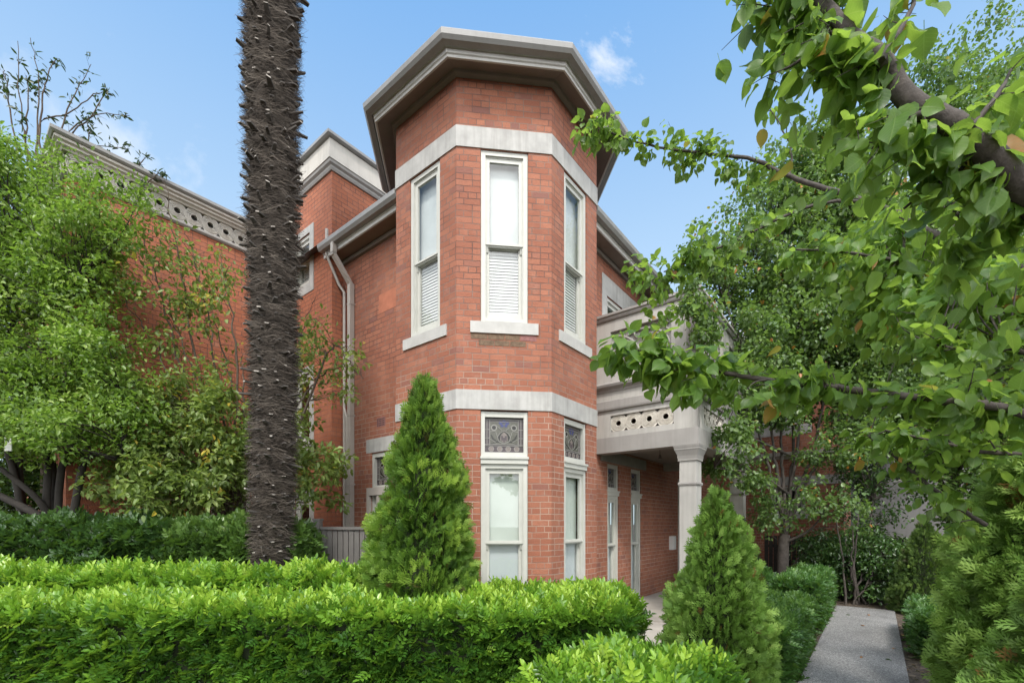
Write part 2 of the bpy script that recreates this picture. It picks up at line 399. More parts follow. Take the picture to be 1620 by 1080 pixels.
def unit(a): return a / (np.linalg.norm(a, axis=-1, keepdims=True) + 1e-9)
def scatter(name, P, A, N, Sz, T, tint, mat, parent=None, loc=(0, 0, 0), smooth=False, widen=None, zvar=.35):
    V, Fc = T
    P = np.asarray(P) - np.array(loc); n = len(P); k = len(V)
    A = unit(np.asarray(A)); side = unit(np.cross(A, N)); nn = np.cross(side, A)
    Sz = np.broadcast_to(Sz, (n,))[:, None, None]
    wd = 1.0 if widen is None else np.asarray(widen)[:, None, None]
    zs = 1 + rng.normal(0, zvar, n)[:, None, None]; ws = rng.uniform(.85, 1.15, n)[:, None, None]; sk = rng.normal(0, .10, n)[:, None, None]
    vx = V[None, :, 0:1] * wd * ws + sk * V[None, :, 1:2] ** 2
    W = P[:, None, :] + Sz * (vx * side[:, None] + V[None, :, 1:2] * A[:, None] + V[None, :, 2:3] * zs * nn[:, None])
    f = np.array(Fc, dtype=np.int64)
    idx = (f[None] + (np.arange(n) * k)[:, None, None]).reshape(-1)
    me = bpy.data.meshes.new(name)
    me.vertices.add(n * k); me.vertices.foreach_set('co', W.astype(np.float32).ravel())
    nf = n * len(Fc); me.loops.add(nf * 4); me.polygons.add(nf)
    me.loops.foreach_set('vertex_index', idx.astype(np.int32))
    me.polygons.foreach_set('loop_start', np.arange(0, nf * 4, 4, dtype=np.int32))
    me.polygons.foreach_set('loop_total', np.full(nf, 4, dtype=np.int32))
    me.update(calc_edges=True)
    if smooth: me.polygons.foreach_set('use_smooth', np.ones(nf, dtype=bool))
    at_ = me.attributes.new('tint', 'FLOAT', 'POINT')
    at_.data.foreach_set('value', np.repeat(np.clip(tint, 0, 1).astype(np.float32), k))
    if smooth:
        for nm, cix in (('lx', 0), ('ly', 1)):
            a2 = me.attributes.new(nm, 'FLOAT', 'POINT'); a2.data.foreach_set('value', np.tile(np.abs(V[:, cix]).astype(np.float32), n))
    return link(name, me, parent, [mat])

def rnd_dirs(n): return unit(rng.normal(size=(n, 3)))
def lump(P, sc=1.0, seed=0.0):
    """smooth pseudo noise in -1..1 for an array of points"""
    x, y, z = P[:, 0] * sc + seed, P[:, 1] * sc - seed * .7, P[:, 2] * sc + seed * 1.3
    return (np.sin(x * 1.7 + 1.3 * np.sin(y * 1.1 + z)) + np.sin(y * 2.3 + 1.1 * np.sin(z * 1.9 - x)) + np.sin(z * 2.1 + 1.7 * np.sin(x * 1.3 + y * .7))) / 3

# ------------------------------------------------------------------ ground
def sheet(name, pts, z, mat, th=0.0):
    mb = MB()
    if th:
        k = len(pts)
        mb.face([(x, y, z) for x, y in pts])
        for i in range(k):
            a, b = pts[i], pts[(i + 1) % k]
            mb.face([(*a, z - th), (*b, z - th), (*b, z), (*a, z)])
    else: mb.face([(x, y, z) for x, y in pts])
    return struct(mb.build(name, mat))
sheet('ground', [(-400, -200), (400, -200), (400, 900), (-400, 900)], 0.0, M['mulch'])
def rect_rl(r0, r1, l0, l1): return [tuple(gp(r, l)[:2]) for r, l in ((r0, l1), (r0, l0), (r1, l0), (r1, l1))]
sheet('path', rect_rl(-9, 5.15, -5.50, -4.60), .035, M['path'], .06)
sheet('porch_paving', rect_rl(-1.95, 5.0, -3.35, -1.0), .03, M['concrete_pale'], .06)

# ------------------------------------------------------------------ the house
A8, H8 = 1.618, .67
oct_pts = [(-A8, H8), (-A8, -H8), (-H8, -A8), (H8, -A8), (A8, -H8), (A8, H8), (H8, A8), (-H8, A8)]
HL = (float(HC[0]), float(HC[1]), 0.0); HRZ = math.pi / 2 - TH
house = thing('brick_house', 'two storey red brick house with an octagonal corner tower and pale bands', 'house', HL, HRZ)
RW = -1.17          # main walls stand at r = RW and l = RW

def double_hung(fr, s0, s1, z0, z1, zm, kind, name='window'):
    """sash window filling an opening; kind picks what is behind the glass"""
    jw = .062
    m = MB()
    m.box(s0, s0 + jw, -.125, -.018, z0, z1, fr=fr); m.box(s1 - jw, s1, -.125, -.018, z0, z1, fr=fr)
    m.box(s0 + jw, s1 - jw, -.125, -.018, z1 - jw, z1, fr=fr); m.box(s0 + jw, s1 - jw, -.125, -.010, z0, z0 + .045, fr=fr)
    for a, b in ((s0 + jw, s0 + jw + .014), (s1 - jw - .014, s1 - jw)): m.box(a, b, -.123, -.040, z0 + .045, z1 - jw, fr=fr)
    m.box(s0 + jw + .014, s1 - jw - .014, -.123, -.040, z1 - jw - .016, z1 - jw, fr=fr)
    w = m.build(name, M['frame'], house)
    a, b = s0 + jw + .014, s1 - jw - .014
    st = .046
    top, bot = z1 - jw - .016, z0 + .045
    def sash(za, zb, n0, n1, rb, rt):
        q = MB()
        q.box(a, a + st, n0, n1, za, zb, fr=fr); q.box(b - st, b, n0, n1, za, zb, fr=fr)
        q.box(a + st, b - st, n0, n1, zb - rt, zb, fr=fr); q.box(a + st, b - st, n0, n1, za, za + rb, fr=fr)
        return q
    q = sash(zm - .03, top, -.085, -.048, .06, .055)
    for e, f_ in ((a, a + .03), (b - .03, b)):        # sash horns
        c = [fr(e, -.083, zm - .03), fr(f_, -.083, zm - .03), fr(f_, -.05, zm - .03), fr(e, -.05, zm - .03)]
        d = [fr(e, -.083, zm - .10), fr(f_, -.083, zm - .10), fr(f_, -.072, zm - .10), fr(e, -.072, zm - .10)]
        q.hexa(d + c)
    q.box(a - .012, b + .012, -.047, -.030, zm - .012, zm + .014, fr=fr)
    q.build('upper_sash', M['frame'], w)
    sash(bot, zm + .005, -.123, -.088, .105, .04).build('lower_sash', M['frame'], w)
    for za, zb, n in ((zm + .03, top - .055, -.066), (bot + .105, zm - .035, -.105)):
        q = MB(); q.face([fr(a + st, n, za), fr(b - st, n, za), fr(b - st, n, zb), fr(a + st, n, zb)])
        q.build('pane', M['glass'], w)
    if kind == 'blind':
        q = MB(); q.face([fr(a - .08, -.16, zm), fr(b + .08, -.16, zm), fr(b + .08, -.16, z1), fr(a - .08, -.16, z1)])
        q.build('curtain', M['curtain'], w)
        q = MB(); z = bot + .02
        while z < zm:
            q.hexa([fr(a + .008, -.139, z), fr(b - .008, -.139, z), fr(b - .008, -.128, z + .001), fr(a + .008, -.128, z + .001),
                    fr(a + .008, -.150, z + .047), fr(b - .008, -.150, z + .047), fr(b - .008, -.146, z + .048), fr(a + .008, -.146, z + .048)]); z += .0445
        q.build('blind', M['blind'], w)
        q = MB(); q.face([fr(a, -.23, z0), fr(b, -.23, z0), fr(b, -.23, zm), fr(a, -.23, zm)]); q.build('blind_backing', M['curtain'], w)
    elif kind == 'film':
        q = MB(); q.face([fr(a, -.145, zm), fr(b, -.145, zm), fr(b, -.145, z1), fr(a, -.145, z1)]); q.build('frosted_screen', M['film'], w)
        q = MB(); q.face([fr(a, -.14, z0), fr(b, -.14, z0), fr(b, -.14, zm), fr(a, -.14, zm)]); q.build('frosted_screen', M['film_white'], w)
    else:
        q = MB(); q.face([fr(a, -.30, z0), fr(b, -.30, z0), fr(b, -.30, z1), fr(a, -.30, z1)]); q.build('interior', M['dark_room'], w)
    return w

def stained(fr, s0, s1, z0, z1, par):
    """leaded light: border, lyre, leaves, flower and roundels as coloured pieces"""
    q = MB(); W_, H_ = s1 - s0, z1 - z0
    def P(x, y, n): return fr(s0 + x * W_, n, z0 + y * H_)
    def poly(pts, mi, n): q.face([P(x, y, n) for x, y in pts], mi)
    def disc(x, y, r, mi, n, k=14): poly([(x + r * math.cos(2 * math.pi * i / k), y + r * 1.1 * math.sin(2 * math.pi * i / k)) for i in range(k)], mi, n)
    poly([(0, 0), (1, 0), (1, 1), (0, 1)], 0, -.080)
    poly([(.06, .2), (.94, .2), (.94, .95), (.06, .95)], 1, -.0785)
    poly([(.13, .24), (.87, .24), (.87, .86), (.80, .90), (.20, .90), (.13, .86)], 2, -.077)
    for s in (-1, 1):
        X = lambda x: .5 + s * x
        f = lambda pts: [(X(x), y) for x, y in (pts if s > 0 else pts[::-1])]
        poly(f([(.02, .64), (.10, .56), (.155, .45), (.13, .34), (.095, .40), (.10, .48), (.06, .56), (0, .61)]), 3, -.0755)
        poly(f([(.12, .30), (.20, .30), (.34, .235), (.36, .26), (.26, .27), (.20, .335), (.13, .335)][::-1]), 3, -.0755)
        poly(f([(.20, .36), (.26, .40), (.33, .53), (.35, .52), (.30, .38), (.22, .33)]), 3, -.0755)
        disc(X(.26), .72, .055, 3, -.0755); disc(X(.26), .72, .078, 6, -.0762)
        disc(X(.09), .86, .05, 4, -.0755); disc(X(.05), .78, .042, 4, -.0752)
        for xx in (.11, .33): disc(X(xx), .115, .072, 6, -.0772); disc(X(xx), .115, .06, 5, -.0765)
    poly([(.5, .60), (.42, .50), (.40, .38), (.5, .28), (.60, .38), (.58, .50)], 5, -.0758)
    for x, y in ((.45, .41), (.5, .36), (.55, .41)): poly([(x - .02, y - .06), (x + .02, y - .06), (x + .03, y + .08), (x - .03, y + .08)], 0, -.0752)
    disc(.5, .90, .05, 4, -.0750)
    def came(x0, y0, x1, y1, w=.007):
        dx, dy = x1 - x0, y1 - y0; L = math.hypot(dx, dy); px, py = -dy / L * w, dx / L * w
        q.hexa([P(x0 - px, y0 - py, -.075), P(x0 + px, y0 + py, -.075), P(x1 + px, y1 + py, -.075), P(x1 - px, y1 - py, -.075),
                P(x0 - px, y0 - py, -.071), P(x0 + px, y0 + py, -.071), P(x1 + px, y1 + py, -.071), P(x1 - px, y1 - py, -.071)], 6)
    for x in (.06, .13, .87, .94): came(x, .2, x, .95)
    for y in (.2, .24): came(.0, y, 1, y)
    came(.06, .95, .94, .95); came(.13, .88, .87, .88, .005)
    for y in (.42, .66): came(0, y, .13, y); came(.87, y, 1, y)
    for k in range(9):
        a0, a1 = math.pi * (1.15 + .1 * k), math.pi * (1.25 + .1 * k)
    for s in (-1, 1):
        pts = [(0, .64), (.11, .56), (.17, .45), (.14, .33), (.0, .26)]
        for (x0, y0), (x1, y1) in zip(pts, pts[1:]): came(.5 + s * x0, y0, .5 + s * x1, y1, .006)
        pts = [(.17, .45), (.22, .62), (.37, .60)]
        for (x0, y0), (x1, y1) in zip(pts, pts[1:]): came(.5 + s * x0, y0, .5 + s * x1, y1, .005)
        came(.5 + s * .05, .64, .5 + s * .22, .80, .005); came(.5 + s * .22, .30, .5 + s * .37, .40, .005)
    q.build('stained_glass', [M['g_violet'], M['g_violet'], M['g_grey'], M['g_dark'], M['g_blue'], M['g_pink'], M['lead']], par)

def tall_window(fr, s0, s1, z1, zt, zm, z0=.03, kind='film', name='window', shadow=False):
    """full height sash with a stained glass fanlight over a moulded transom rail (zt)"""
    w = double_hung(fr, s0, s1, z0, zt - .05, zm, kind, name)
    m = MB(); jw = .055
    m.box(s0, s0 + jw, -.125, -.022, zt + .05, z1, fr=fr); m.box(s1 - jw, s1, -.125, -.022, zt + .05, z1, fr=fr)
    m.box(s0 + jw, s1 - jw, -.125, -.03, z1 - .075, z1, fr=fr); m.box(s0 + jw, s1 - jw, -.125, -.022, zt + .05, zt + .115, fr=fr)
    m.box(s0 - .004, s1 + .004, -.125, .012, zt - .05, zt + .018, fr=fr); m.box(s0 - .012, s1 + .012, -.1, .030, zt + .018, zt + .05, fr=fr)
    m.build('fanlight_frame', M['frame'], w)
    stained(fr, s0 + jw, s1 - jw, zt + .115, z1 - .075, w)
    return w

def sill(fr, s0, s1, z0, z1, out=.022, name='window_sill', mat='sill'):
    m = MB(); m.box(s0, s1, -.10, out, z0, z1 - .012, fr=fr)
    m.hexa([fr(s0, -.10, z1 - .012), fr(s1, -.10, z1 - .012), fr(s1, out, z1 - .012), fr(s0, out, z1 - .012),
            fr(s0, -.10, z1 + .012), fr(s1, -.10, z1 + .012), fr(s1, out, z1 - .006), fr(s0, out, z1 - .006)])
    return m.build(name, M[mat], house)

# tower
tw = MB(); u = 0.0
TOPZ = 8.05
for i in range(8):
    fr = Fr(oct_pts[i], oct_pts[(i + 1) % 8])
    if i in (0, 1, 2):
        wall(tw, fr, 0, TOPZ, [(.335, 1.005, .03, 3.26), (.335, 1.005, 4.47, 6.90)], u)
    elif i in (3, 7): wall(tw, fr, 0, TOPZ, (), u)
    else: wall(tw, fr, 6.0, TOPZ, (), u)
    u += fr.len
tw.build('tower_wall', M['brick'], house)
for i in (0, 1, 2):
    fr = Fr(oct_pts[i], oct_pts[i + 1])
    double_hung(fr, .340, 1.000, 4.505, 6.895, 5.60, 'blind')
    sill(fr, .19, 1.15, 4.33, 4.495)
    tall_window(fr, .340, 1.000, 3.245, 2.56, 1.40)
for za, zb in ((3.265, 3.535), (6.905, 7.195)):
    b = MB(); sweep(b, oct_pts, [(-.02, za), (.014, za), (.014, zb), (-.02, zb)], True); b.build('string_band', M['band'], house)
# worn dark brick under the front sill
fr = Fr(oct_pts[1], oct_pts[2]); q = MB()
wm = plain('weathered_brick', (.17, .115, .075), .95, .5, 25, 0, .8); wm2 = plain('mauve_brick', (.26, .12, .11), .9, .3, 25, 0, .5)
for s0, s1, z0, mi in ((.20, .43, 4.247, 0), (.44, .67, 4.247, 0), (.68, .885, 4.247, 0), (.895, 1.125, 4.247, 1), (.31, .52, 4.161, 0), (.53, .74, 4.161, 0), (.75, .97, 4.161, 0)):
    q.box(s0, s1, -.02, .004, z0, z0 + .074, mi, fr)
q.build('weathered_brickwork', [wm, wm2], house)

# tower cornice and roof
c = MB()
sweep(c, oct_pts, [(.46, 8.05), (.47, 8.03), (.462, 7.97), (.43, 7.93), (.345, 7.92), (.335, 8.03), (.40, 8.05)], True, mis=[0] * 7)
c.build('gutter', M['gutter'], house)
c = MB()
sweep(c, oct_pts, [(.334, 7.955), (.335, 7.935), (.318, 7.925), (.318, 7.875), (.30, 7.865), (.295, 7.835), (.27, 7.835), (.26, 8.02), (.33, 8.02)], True)
c.build('cornice_moulding', M['gutter_light'], house)
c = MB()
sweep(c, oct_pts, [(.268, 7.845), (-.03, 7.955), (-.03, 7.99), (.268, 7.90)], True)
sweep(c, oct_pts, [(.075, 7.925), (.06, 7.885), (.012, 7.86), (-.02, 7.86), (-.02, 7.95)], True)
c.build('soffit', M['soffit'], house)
c = MB(); apex = (0, 0, 8.62)
ro = [np.array(p) * (A8 + .455) / A8 for p in oct_pts]
for i in range(8):
    a, b = ro[i], ro[(i + 1) % 8]; c.face([(*a, 8.052), (*b, 8.052), apex])
c.build('tower_roof', M['slate'], house)

# main walls: left (r = RW), right (l = RW)
LB = 2.907; RB = -1.409; LWING = 4.70; REAR = 9.6
wl = MB(); frl = Fr((RW, LB), (RW, .30))           # s = LB - l
swin = (LB - 1.98, LB - 1.22, .4, 2.95)
wall(wl, frl, 0, 6.85, [swin], 3.1)
wl.build('wall', M['brick'], house)
w = double_hung(frl, swin[0] + .004, swin[1] - .004, .41, 2.26, 1.45, 'film')
m = MB(); s0, s1 = swin[0] + .004, swin[1] - .004
m.box(s0, s0 + .06, -.12, -.02, 2.26, 2.94, fr=frl); m.box(s1 - .06, s1, -.12, -.02, 2.26, 2.94, fr=frl); m.box(s0 + .06, s1 - .06, -.12, -.02, 2.87, 2.94, fr=frl)
m.box(s0 + .06, s1 - .06, -.12, -.02, 2.26, 2.36, fr=frl); m.build('fanlight_frame', M['frame'], w)
stained(frl, s0 + .06, s1 - .06, 2.36, 2.87, w)
m = MB()                                           # open grey casement in front of the lower part
m.box(s0 - .07, s0 - .0, .0, .06, .3, 2.32, fr=frl); m.box(s0, s1 + .3, .0, .06, 2.18, 2.32, fr=frl); m.box(s0 + .22, s0 + .28, .0, .05, .3, 2.18, fr=frl)
m.build('screen_frame', M['pipe'], w)
m = MB(); m.box(LB - 2.13, LB - 1.06, -.02, .006, 2.96, 3.21, fr=frl); m.build('lintel', M['band'], house)
q = MB()                                            # terracotta air vent
for i in range(4):
    for j in range(5): q.box(LB - 1.79 + j * .045, LB - 1.79 + j * .045 + .02, -.01, .008, 3.42 + i * .036, 3.44 + i * .036, 1, frl)
q.box(LB - 1.81, LB - 1.56, -.01, .003, 3.40, 3.57, 0, frl)
q.build('air_vent', [wm2, M['dark_room']], house)
q = MB(); q.box(LB - 1.75, LB - .9, -.01, .003, 5.42, 5.76, 0, frl)
q.build('patched_render', plain('patched_render', (.41, .148, .085), .85, .2, 7), house)

wr = MB(); frr = Fr((.3, RW), (REAR, RW))          # s = r - .3
p1 = (1.95 - .3, 2.44 - .3, .03, 2.84); p2 = (3.03 - .3, 3.56 - .3, .03, 2.84); pd = (5.95 - .3, 6.95 - .3, .0, 2.84); pu = (1.92 - .3, 3.3 - .3, 4.2, 6.05)
wall(wr, frr, 0, 6.85, [p1, p2, pd, pu], 9.3)
wr.build('wall', M['brick'], house)
for p in (p1, p2): tall_window(frr, p[0] + .004, p[1] - .004, 2.835, 2.27, 1.25, kind='film')
double_hung(frr, pu[0] + .004, pu[1] - .004, 4.21, 6.045, 5.1, 'blind')
m = MB(); m.box(pu[0] - .2, pu[1] + .2, -.02, .010, 6.055, 6.42, fr=frr); m.box(pu[0] - .2, pu[0] - .002, -.02, .010, 4.2, 6.053, fr=frr); m.build('window_surround', M['band'], house)
m = MB(); m.box(p1[0] - .3, p2[1] + .22, -.02, .03, 2.86, 3.07, fr=frr); m.build('lintel', plain('aged_lintel', (.24, .24, .215), .8, .15, 5, .3), house)
m = MB(); m.box(pd[0] + .06, pd[1] - .06, -.12, -.06, .02, 2.75, fr=frr)
for zz in ((.2, .95), (1.1, 2.0)): m.box(pd[0] + .2, pd[1] - .2, -.06, -.04, zz[0], zz[1], fr=frr)
dr = m.build('door', M['door'], house)
m = MB(); m.box(pd[0], pd[0] + .055, -.125, .02, 0.02, 2.83, fr=frr); m.box(pd[1] - .055, pd[1], -.125, .02, .02, 2.83, fr=frr); m.box(pd[0] + .055, pd[1] - .055, -.125, .02, 2.76, 2.83, fr=frr)
m.build('door_frame', M['frame'], dr)
m = MB(); m.box(5.30 - .3, 5.56 - .3, .0, .09, 1.02, 1.36, fr=frr); m.box(5.33 - .3, 5.53 - .3, .09, .10, 1.04, 1.34, fr=frr); m.build('meter_box', M['white_box'], house)

# eaves: gutter, fascia, soffit round both main walls
epath_l = [(RW, LB + .14), (RW, .70)]; epath_r = [(.70, RW), (REAR, RW)]
for ep, extra in ((epath_l, 0), (epath_r, 1)):
    g = MB(); sweep(g, ep, [(.45, 6.95), (.462, 6.93), (.455, 6.87), (.42, 6.82), (.35, 6.815), (.34, 6.93), (.41, 6.95)]); g.build('gutter', M['gutter'], house)
    g = MB(); sweep(g, ep, [(.335, 6.92), (.338, 6.80), (.322, 6.79), (.322, 6.735), (.30, 6.725), (.29, 6.92)]); g.build('fascia', M['gutter_light'], house)
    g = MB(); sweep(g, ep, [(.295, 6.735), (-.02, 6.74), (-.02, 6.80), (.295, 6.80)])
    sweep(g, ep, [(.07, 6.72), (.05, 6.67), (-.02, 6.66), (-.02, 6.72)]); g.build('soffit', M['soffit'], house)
rf = MB(); e0 = RW - .44; e1 = 6.5; far = REAR + .2; zr = 6.96; rise = (e1 - e0) / 2 * math.tan(R(24)); mid = (e0 + e1) / 2
pa, pb = (mid, mid, zr + rise), (far - .01, mid, zr + rise)
tk = .62 - e0; zk = zr + tk / (mid - e0) * rise
def hipz(a): return zr + (a - e0) / (mid - e0) * rise
kk = .25
rf.face([(e0, e1, zr), (e0, kk, zr), (kk, kk, hipz(kk)), pa]); rf.face([(kk, kk, hipz(kk)), (kk, e0, zr), (far, e0, zr), pb, pa]); rf.face([(e0, e1, zr), pa, pb, (far, e1, zr)])
rf.build('roof', M['slate'], house)
# back walls so that the block is closed
bw = MB(); wall(bw, Fr((REAR + 4.2, 6.1), (RB, 6.1)), 0, 6.9); bw.build('wall', M['brick'], house)

# downpipes
q = MB()
def fl(s, n, z): return frl(s, n, z)
q.box(.28, .36, .35, .43, 6.62, 6.9, 0, frl)
q.hexa([fl(.28, .35, 6.60), fl(.36, .35, 6.60), fl(.36, .43, 6.60), fl(.28, .43, 6.60), fl(.28, .35, 6.66), fl(.36, .35, 6.66), fl(.36, .43, 6.66), fl(.28, .43, 6.66)])
q.hexa([fl(.31, .015, 6.18), fl(.40, .015, 6.18), fl(.40, .10, 6.18), fl(.31, .10, 6.18), fl(.28, .345, 6.62), fl(.37, .345, 6.62), fl(.37, .43, 6.62), fl(.28, .43, 6.62)])
q.box(.308, .402, .013, .103, .0, 6.20, 0, frl)
for z in (5.8, 4.9, 3.7, 2.4, 1.2): q.box(.296, .414, .0, .108, z, z + .03, 0, frl)
q.build('downpipe', M['pipe'], house)
q = MB()
q.tube([fl(-.02, .33, 7.25), fl(-.02, .33, 6.75)], .03, 8); q.tube([fl(-.02, .33, 6.76), fl(.06, .12, 6.25), fl(.11, .045, 6.12), fl(.11, .045, .0)], .028, 8)
q.build('downpipe', M['pipe'], house)
q = MB(); q.tube([fl(.21, .045, 3.7), fl(.21, .045, 0)], .032, 8); q.tube([fl(.11, .05, 3.9), fl(.21, .045, 3.68)], .024, 8); q.build('downpipe', M['pipe'], house)

# tall parapeted block on the left
bl = MB(); bf = Fr((RB, LWING + .4), (RB, LB))      # s = LWING+.4-l
def sl(l): return LWING + .4 - l
bwin = (sl(4.38), sl(3.72), 6.55, 7.55); bwin2 = (sl(4.35), sl(3.72), 3.3, 4.72); bwin3 = (sl(4.35), sl(3.72), .9, 2.2)
wall(bl, bf, 0, 8.45, [bwin, bwin2, bwin3], 0)
br_ = Fr((RB, LB), (3.2, LB)); wall(bl, br_, 0, 8.45, (), bf.len)
bb = Fr((3.2, LB), (3.2, LWING + .4)); wall(bl, bb, 6.5, 8.45)
bl.build('block_wall', M['brick_orange'], house)
for (a, b, z0, z1), h in ((bwin, .12), (bwin2, .14), (bwin3, .14)):
    m = MB()
    m.box(a - .15, a, -.02, .012, z0 - .2, z1 + .14, fr=bf); m.box(b, b + .15, -.02, .012, z0 - .2, z1 + .14, fr=bf)
    m.box(a, b, -.02, .012, z1 + .002, z1 + .14, fr=bf); m.box(a, b, -.1, .012, z0 - .2, z0 - .002, fr=bf)
    m.build('window_surround', M['band'], house)
    double_hung(bf, a + .004, b - .004, z0 + .004, z1 - .004, (z0 + z1) / 2, 'blind' if z0 > 5 else 'dark')
poly = [(RB, LWING + .4), (RB, LB), (3.2, LB)]
m = MB(); sweep(m, poly, [(-.05, 8.40), (.03, 8.40), (.05, 8.44), (.05, 8.47), (.09, 8.50), (.10, 8.55), (-.05, 8.55)]); m.build('parapet_moulding', M['stucco_dark'], house)
m = MB(); sweep(m, poly, [(-.2, 8.55), (.115, 8.553), (.10, 8.93), (-.2, 8.93)]); m.build('parapet', M['parapet'], house)
m = MB(); sweep(m, poly, [(-.24, 8.93), (.14, 8.935), (.175, 8.96), (.175, 9.01), (-.24, 9.03)]); m.build('parapet_capping', M['gutter'], house)
m = MB(); m.box(1.2, 2.2, 3.55, 4.9, 8.0, 9.75); m.box(1.12, 2.28, 3.47, 4.98, 9.75, 9.9); m.build('chimney', M['parapet'], house)
m = MB(); m.tube([br_(.62, .0, 7.50), br_(.62, .07, 7.48), br_(.62, .08, 7.56)], .018, 6); m.tube([br_(.62, .08, 7.53), br_(.62, .08, 7.60), br_(.62, .08, 7.66)], [.05, .045, .03], 10)
m.build('sensor_light', M['white_box'], house)

# ------------------------------------------------------------------ pierced roundel strip (cast frieze)
def roundels(mb, fr, s0, s1, z0, z1, n, hole, mi=0, rel=1):
    cell = (s1 - s0) / n; zc = (z0 + z1) / 2; K = 16
    for i in range(n):
        a, b = s0 + i * cell, s0 + (i + 1) * cell; c0 = (a + b) / 2
        def edge(w):
            x, y = math.cos(w), math.sin(w); k = min(cell / 2 / max(abs(x), 1e-6), (z1 - z0) / 2 / max(abs(y), 1e-6)); return c0 + x * k, zc + y * k
        for k in range(K):
            w0, w1 = 2 * math.pi * (k + .5) / K, 2 * math.pi * (k + 1.5) / K
            e0_, e1_ = edge(w0), edge(w1)
            h0 = (c0 + hole * math.cos(w0), zc + hole * math.sin(w0)); h1 = (c0 + hole * math.cos(w1), zc + hole * math.sin(w1))
            mb.face([fr(h0[0], 0, h0[1]), fr(e0_[0], 0, e0_[1]), fr(e1_[0], 0, e1_[1]), fr(h1[0], 0, h1[1])], mi)
            mb.face([fr(h0[0], 0, h0[1]), fr(h1[0], 0, h1[1]), fr(h1[0], -.05, h1[1]), fr(h0[0], -.05, h0[1])], mi)
        for rr, th in ((hole * 1.0, .013), (hole * 1.45, .010), (hole * 1.85, .009), (hole * 2.2, .009)):
            path = []
            for k in range(21):
                w = 2 * math.pi * k / 20
                zz = zc + rr * math.sin(w)
                if zz > z1 - .004 or zz < z0 + .004:
                    if len(path) > 1: mb.tube(path, th, 5, rel, False)
                    path = []; continue
                path.append(fr(c0 + rr * math.cos(w), .003, zz))
            if len(path) > 1: mb.tube(path, th, 5, rel, False)
        for sg in (-1, 1):                       # spandrel buds between the rings
            path = [fr(b + .0, .004, zc + sg * .02), fr(b - .012, .004, zc + sg * .055), fr(b, .004, zc + sg * .09), fr(b + .012, .004, zc + sg * .055), fr(b, .004, zc + sg * .02)]
            if i < n - 1: mb.tube(path, .008, 4, rel, False)

# ------------------------------------------------------------------ balcony over the porch
RP, LP, RE = 1.50, -2.985, 5.15
bal = MB()
bp = [(RP, RW + .01), (RP, LP), (RE, LP), (RE, RW + .01)]
def ring(prof, mat, name, parent):
    m = MB(); sweep(m, bp, prof); return m.build(name, M[mat], parent)
balc = ring([(-.18, 4.22), (0, 4.22), (0, 4.44), (-.18, 4.44)], 'stucco', 'balcony', house)   # lower rail of the parapet
ring([(-.18, 5.14), (0, 5.14), (0, 5.345), (-.18, 5.345)], 'stucco', 'parapet_rail', balc)
ring([(-.22, 5.347), (.03, 5.347), (.045, 5.37), (.045, 5.40), (.075, 5.415), (.075, 5.455), (-.22, 5.465)], 'stucco_dark', 'capping', balc)
ring([(-.15, 4.05), (.02, 4.05), (.035, 4.09), (.10, 4.13), (.115, 4.17), (.05, 4.218), (-.15, 4.218)], 'stucco_dark', 'base_moulding', balc)
ring([(-.15, 3.90), (.008, 3.90), (.008, 4.048), (-.15, 4.048)], 'stucco', 'fascia', balc)
ring([(-.15, 3.72), (.04, 3.72), (.05, 3.75), (.05, 3.88), (.03, 3.898), (-.15, 3.898)], 'stucco_dark', 'fascia', balc)
ring([(-.24, 2.955), (.015, 2.955), (.015, 3.23), (-.24, 3.23)], 'stucco_dark', 'beam', balc)
flb = Fr((RP, RW + .01), (RP, LP)); frb = Fr((RP, LP), (RE, LP))
WL = flb.len; WR = frb.len
def s_l(l): return RW + .01 - l
panels = [(flb, s_l(-1.455), s_l(-2.56), 0, WL), (frb, .42, 1.52, 0, WR / 2), (frb, 2.0, 3.1, WR / 2, WR)]
for fr, a, b, sa, sb in panels:
    tr = MB(); pm = MB()
    zb, zt = 4.44, 5.14
    # parapet panel with recess
    pm.box(sa, a, -.18, 0, zb, zt, 0, fr); pm.box(b, sb, -.18, 0, zb, zt, 0, fr)
    pm.box(a, b, -.18, -.09, zb, zt, 0, fr)
    pm.box(a, b, -.09, -.001, zb, 4.50, 0, fr)
    # gothic tracery: interlaced arcs with trefoils
    wz = b - a; zc = 4.52
    def arc(cx, cz, r, w0, w1, th=.024, n=.0, k=14):
        pts = []
        for i in range(k + 1):
            w = w0 + (w1 - w0) * i / k; s_, z_ = cx + r * math.cos(w), cz + r * math.sin(w)
            if a + .01 <= s_ <= b - .01 and z_ < zt - .01: pts.append(fr(s_, -.06 + n, z_))
        if len(pts) > 1: tr.tube(pts, th, 6, 0, False)
    for k in range(2):
        cx = a + wz * (.25 + .5 * k)
        arc(cx - wz * .25, zc, wz * .5, 0, math.pi / 2); arc(cx + wz * .25, zc, wz * .5, math.pi / 2, math.pi)
        for dx, dz in ((-.10, .14), (.10, .14), (0, .31)): arc(cx + dx, zc + dz, .095, 0, 2 * math.pi, .020, .008)
        for dx, dz in ((-.10, .14), (.10, .14), (0, .31)): arc(cx + dx, zc + dz, .052, 0, 2 * math.pi, .012, -.012)
    for k in range(3):
        cx = a + wz * .5 * k; arc(cx, zt - .10, .12, math.pi, 2 * math.pi, .02, .006)
    tr.box(a + .005, b - .005, -.088, -.03, 4.502, 4.53, 0, fr)
    pm.build('parapet_panel', M['stucco'], balc); tr.build('tracery', M['stucco_dark'], balc)
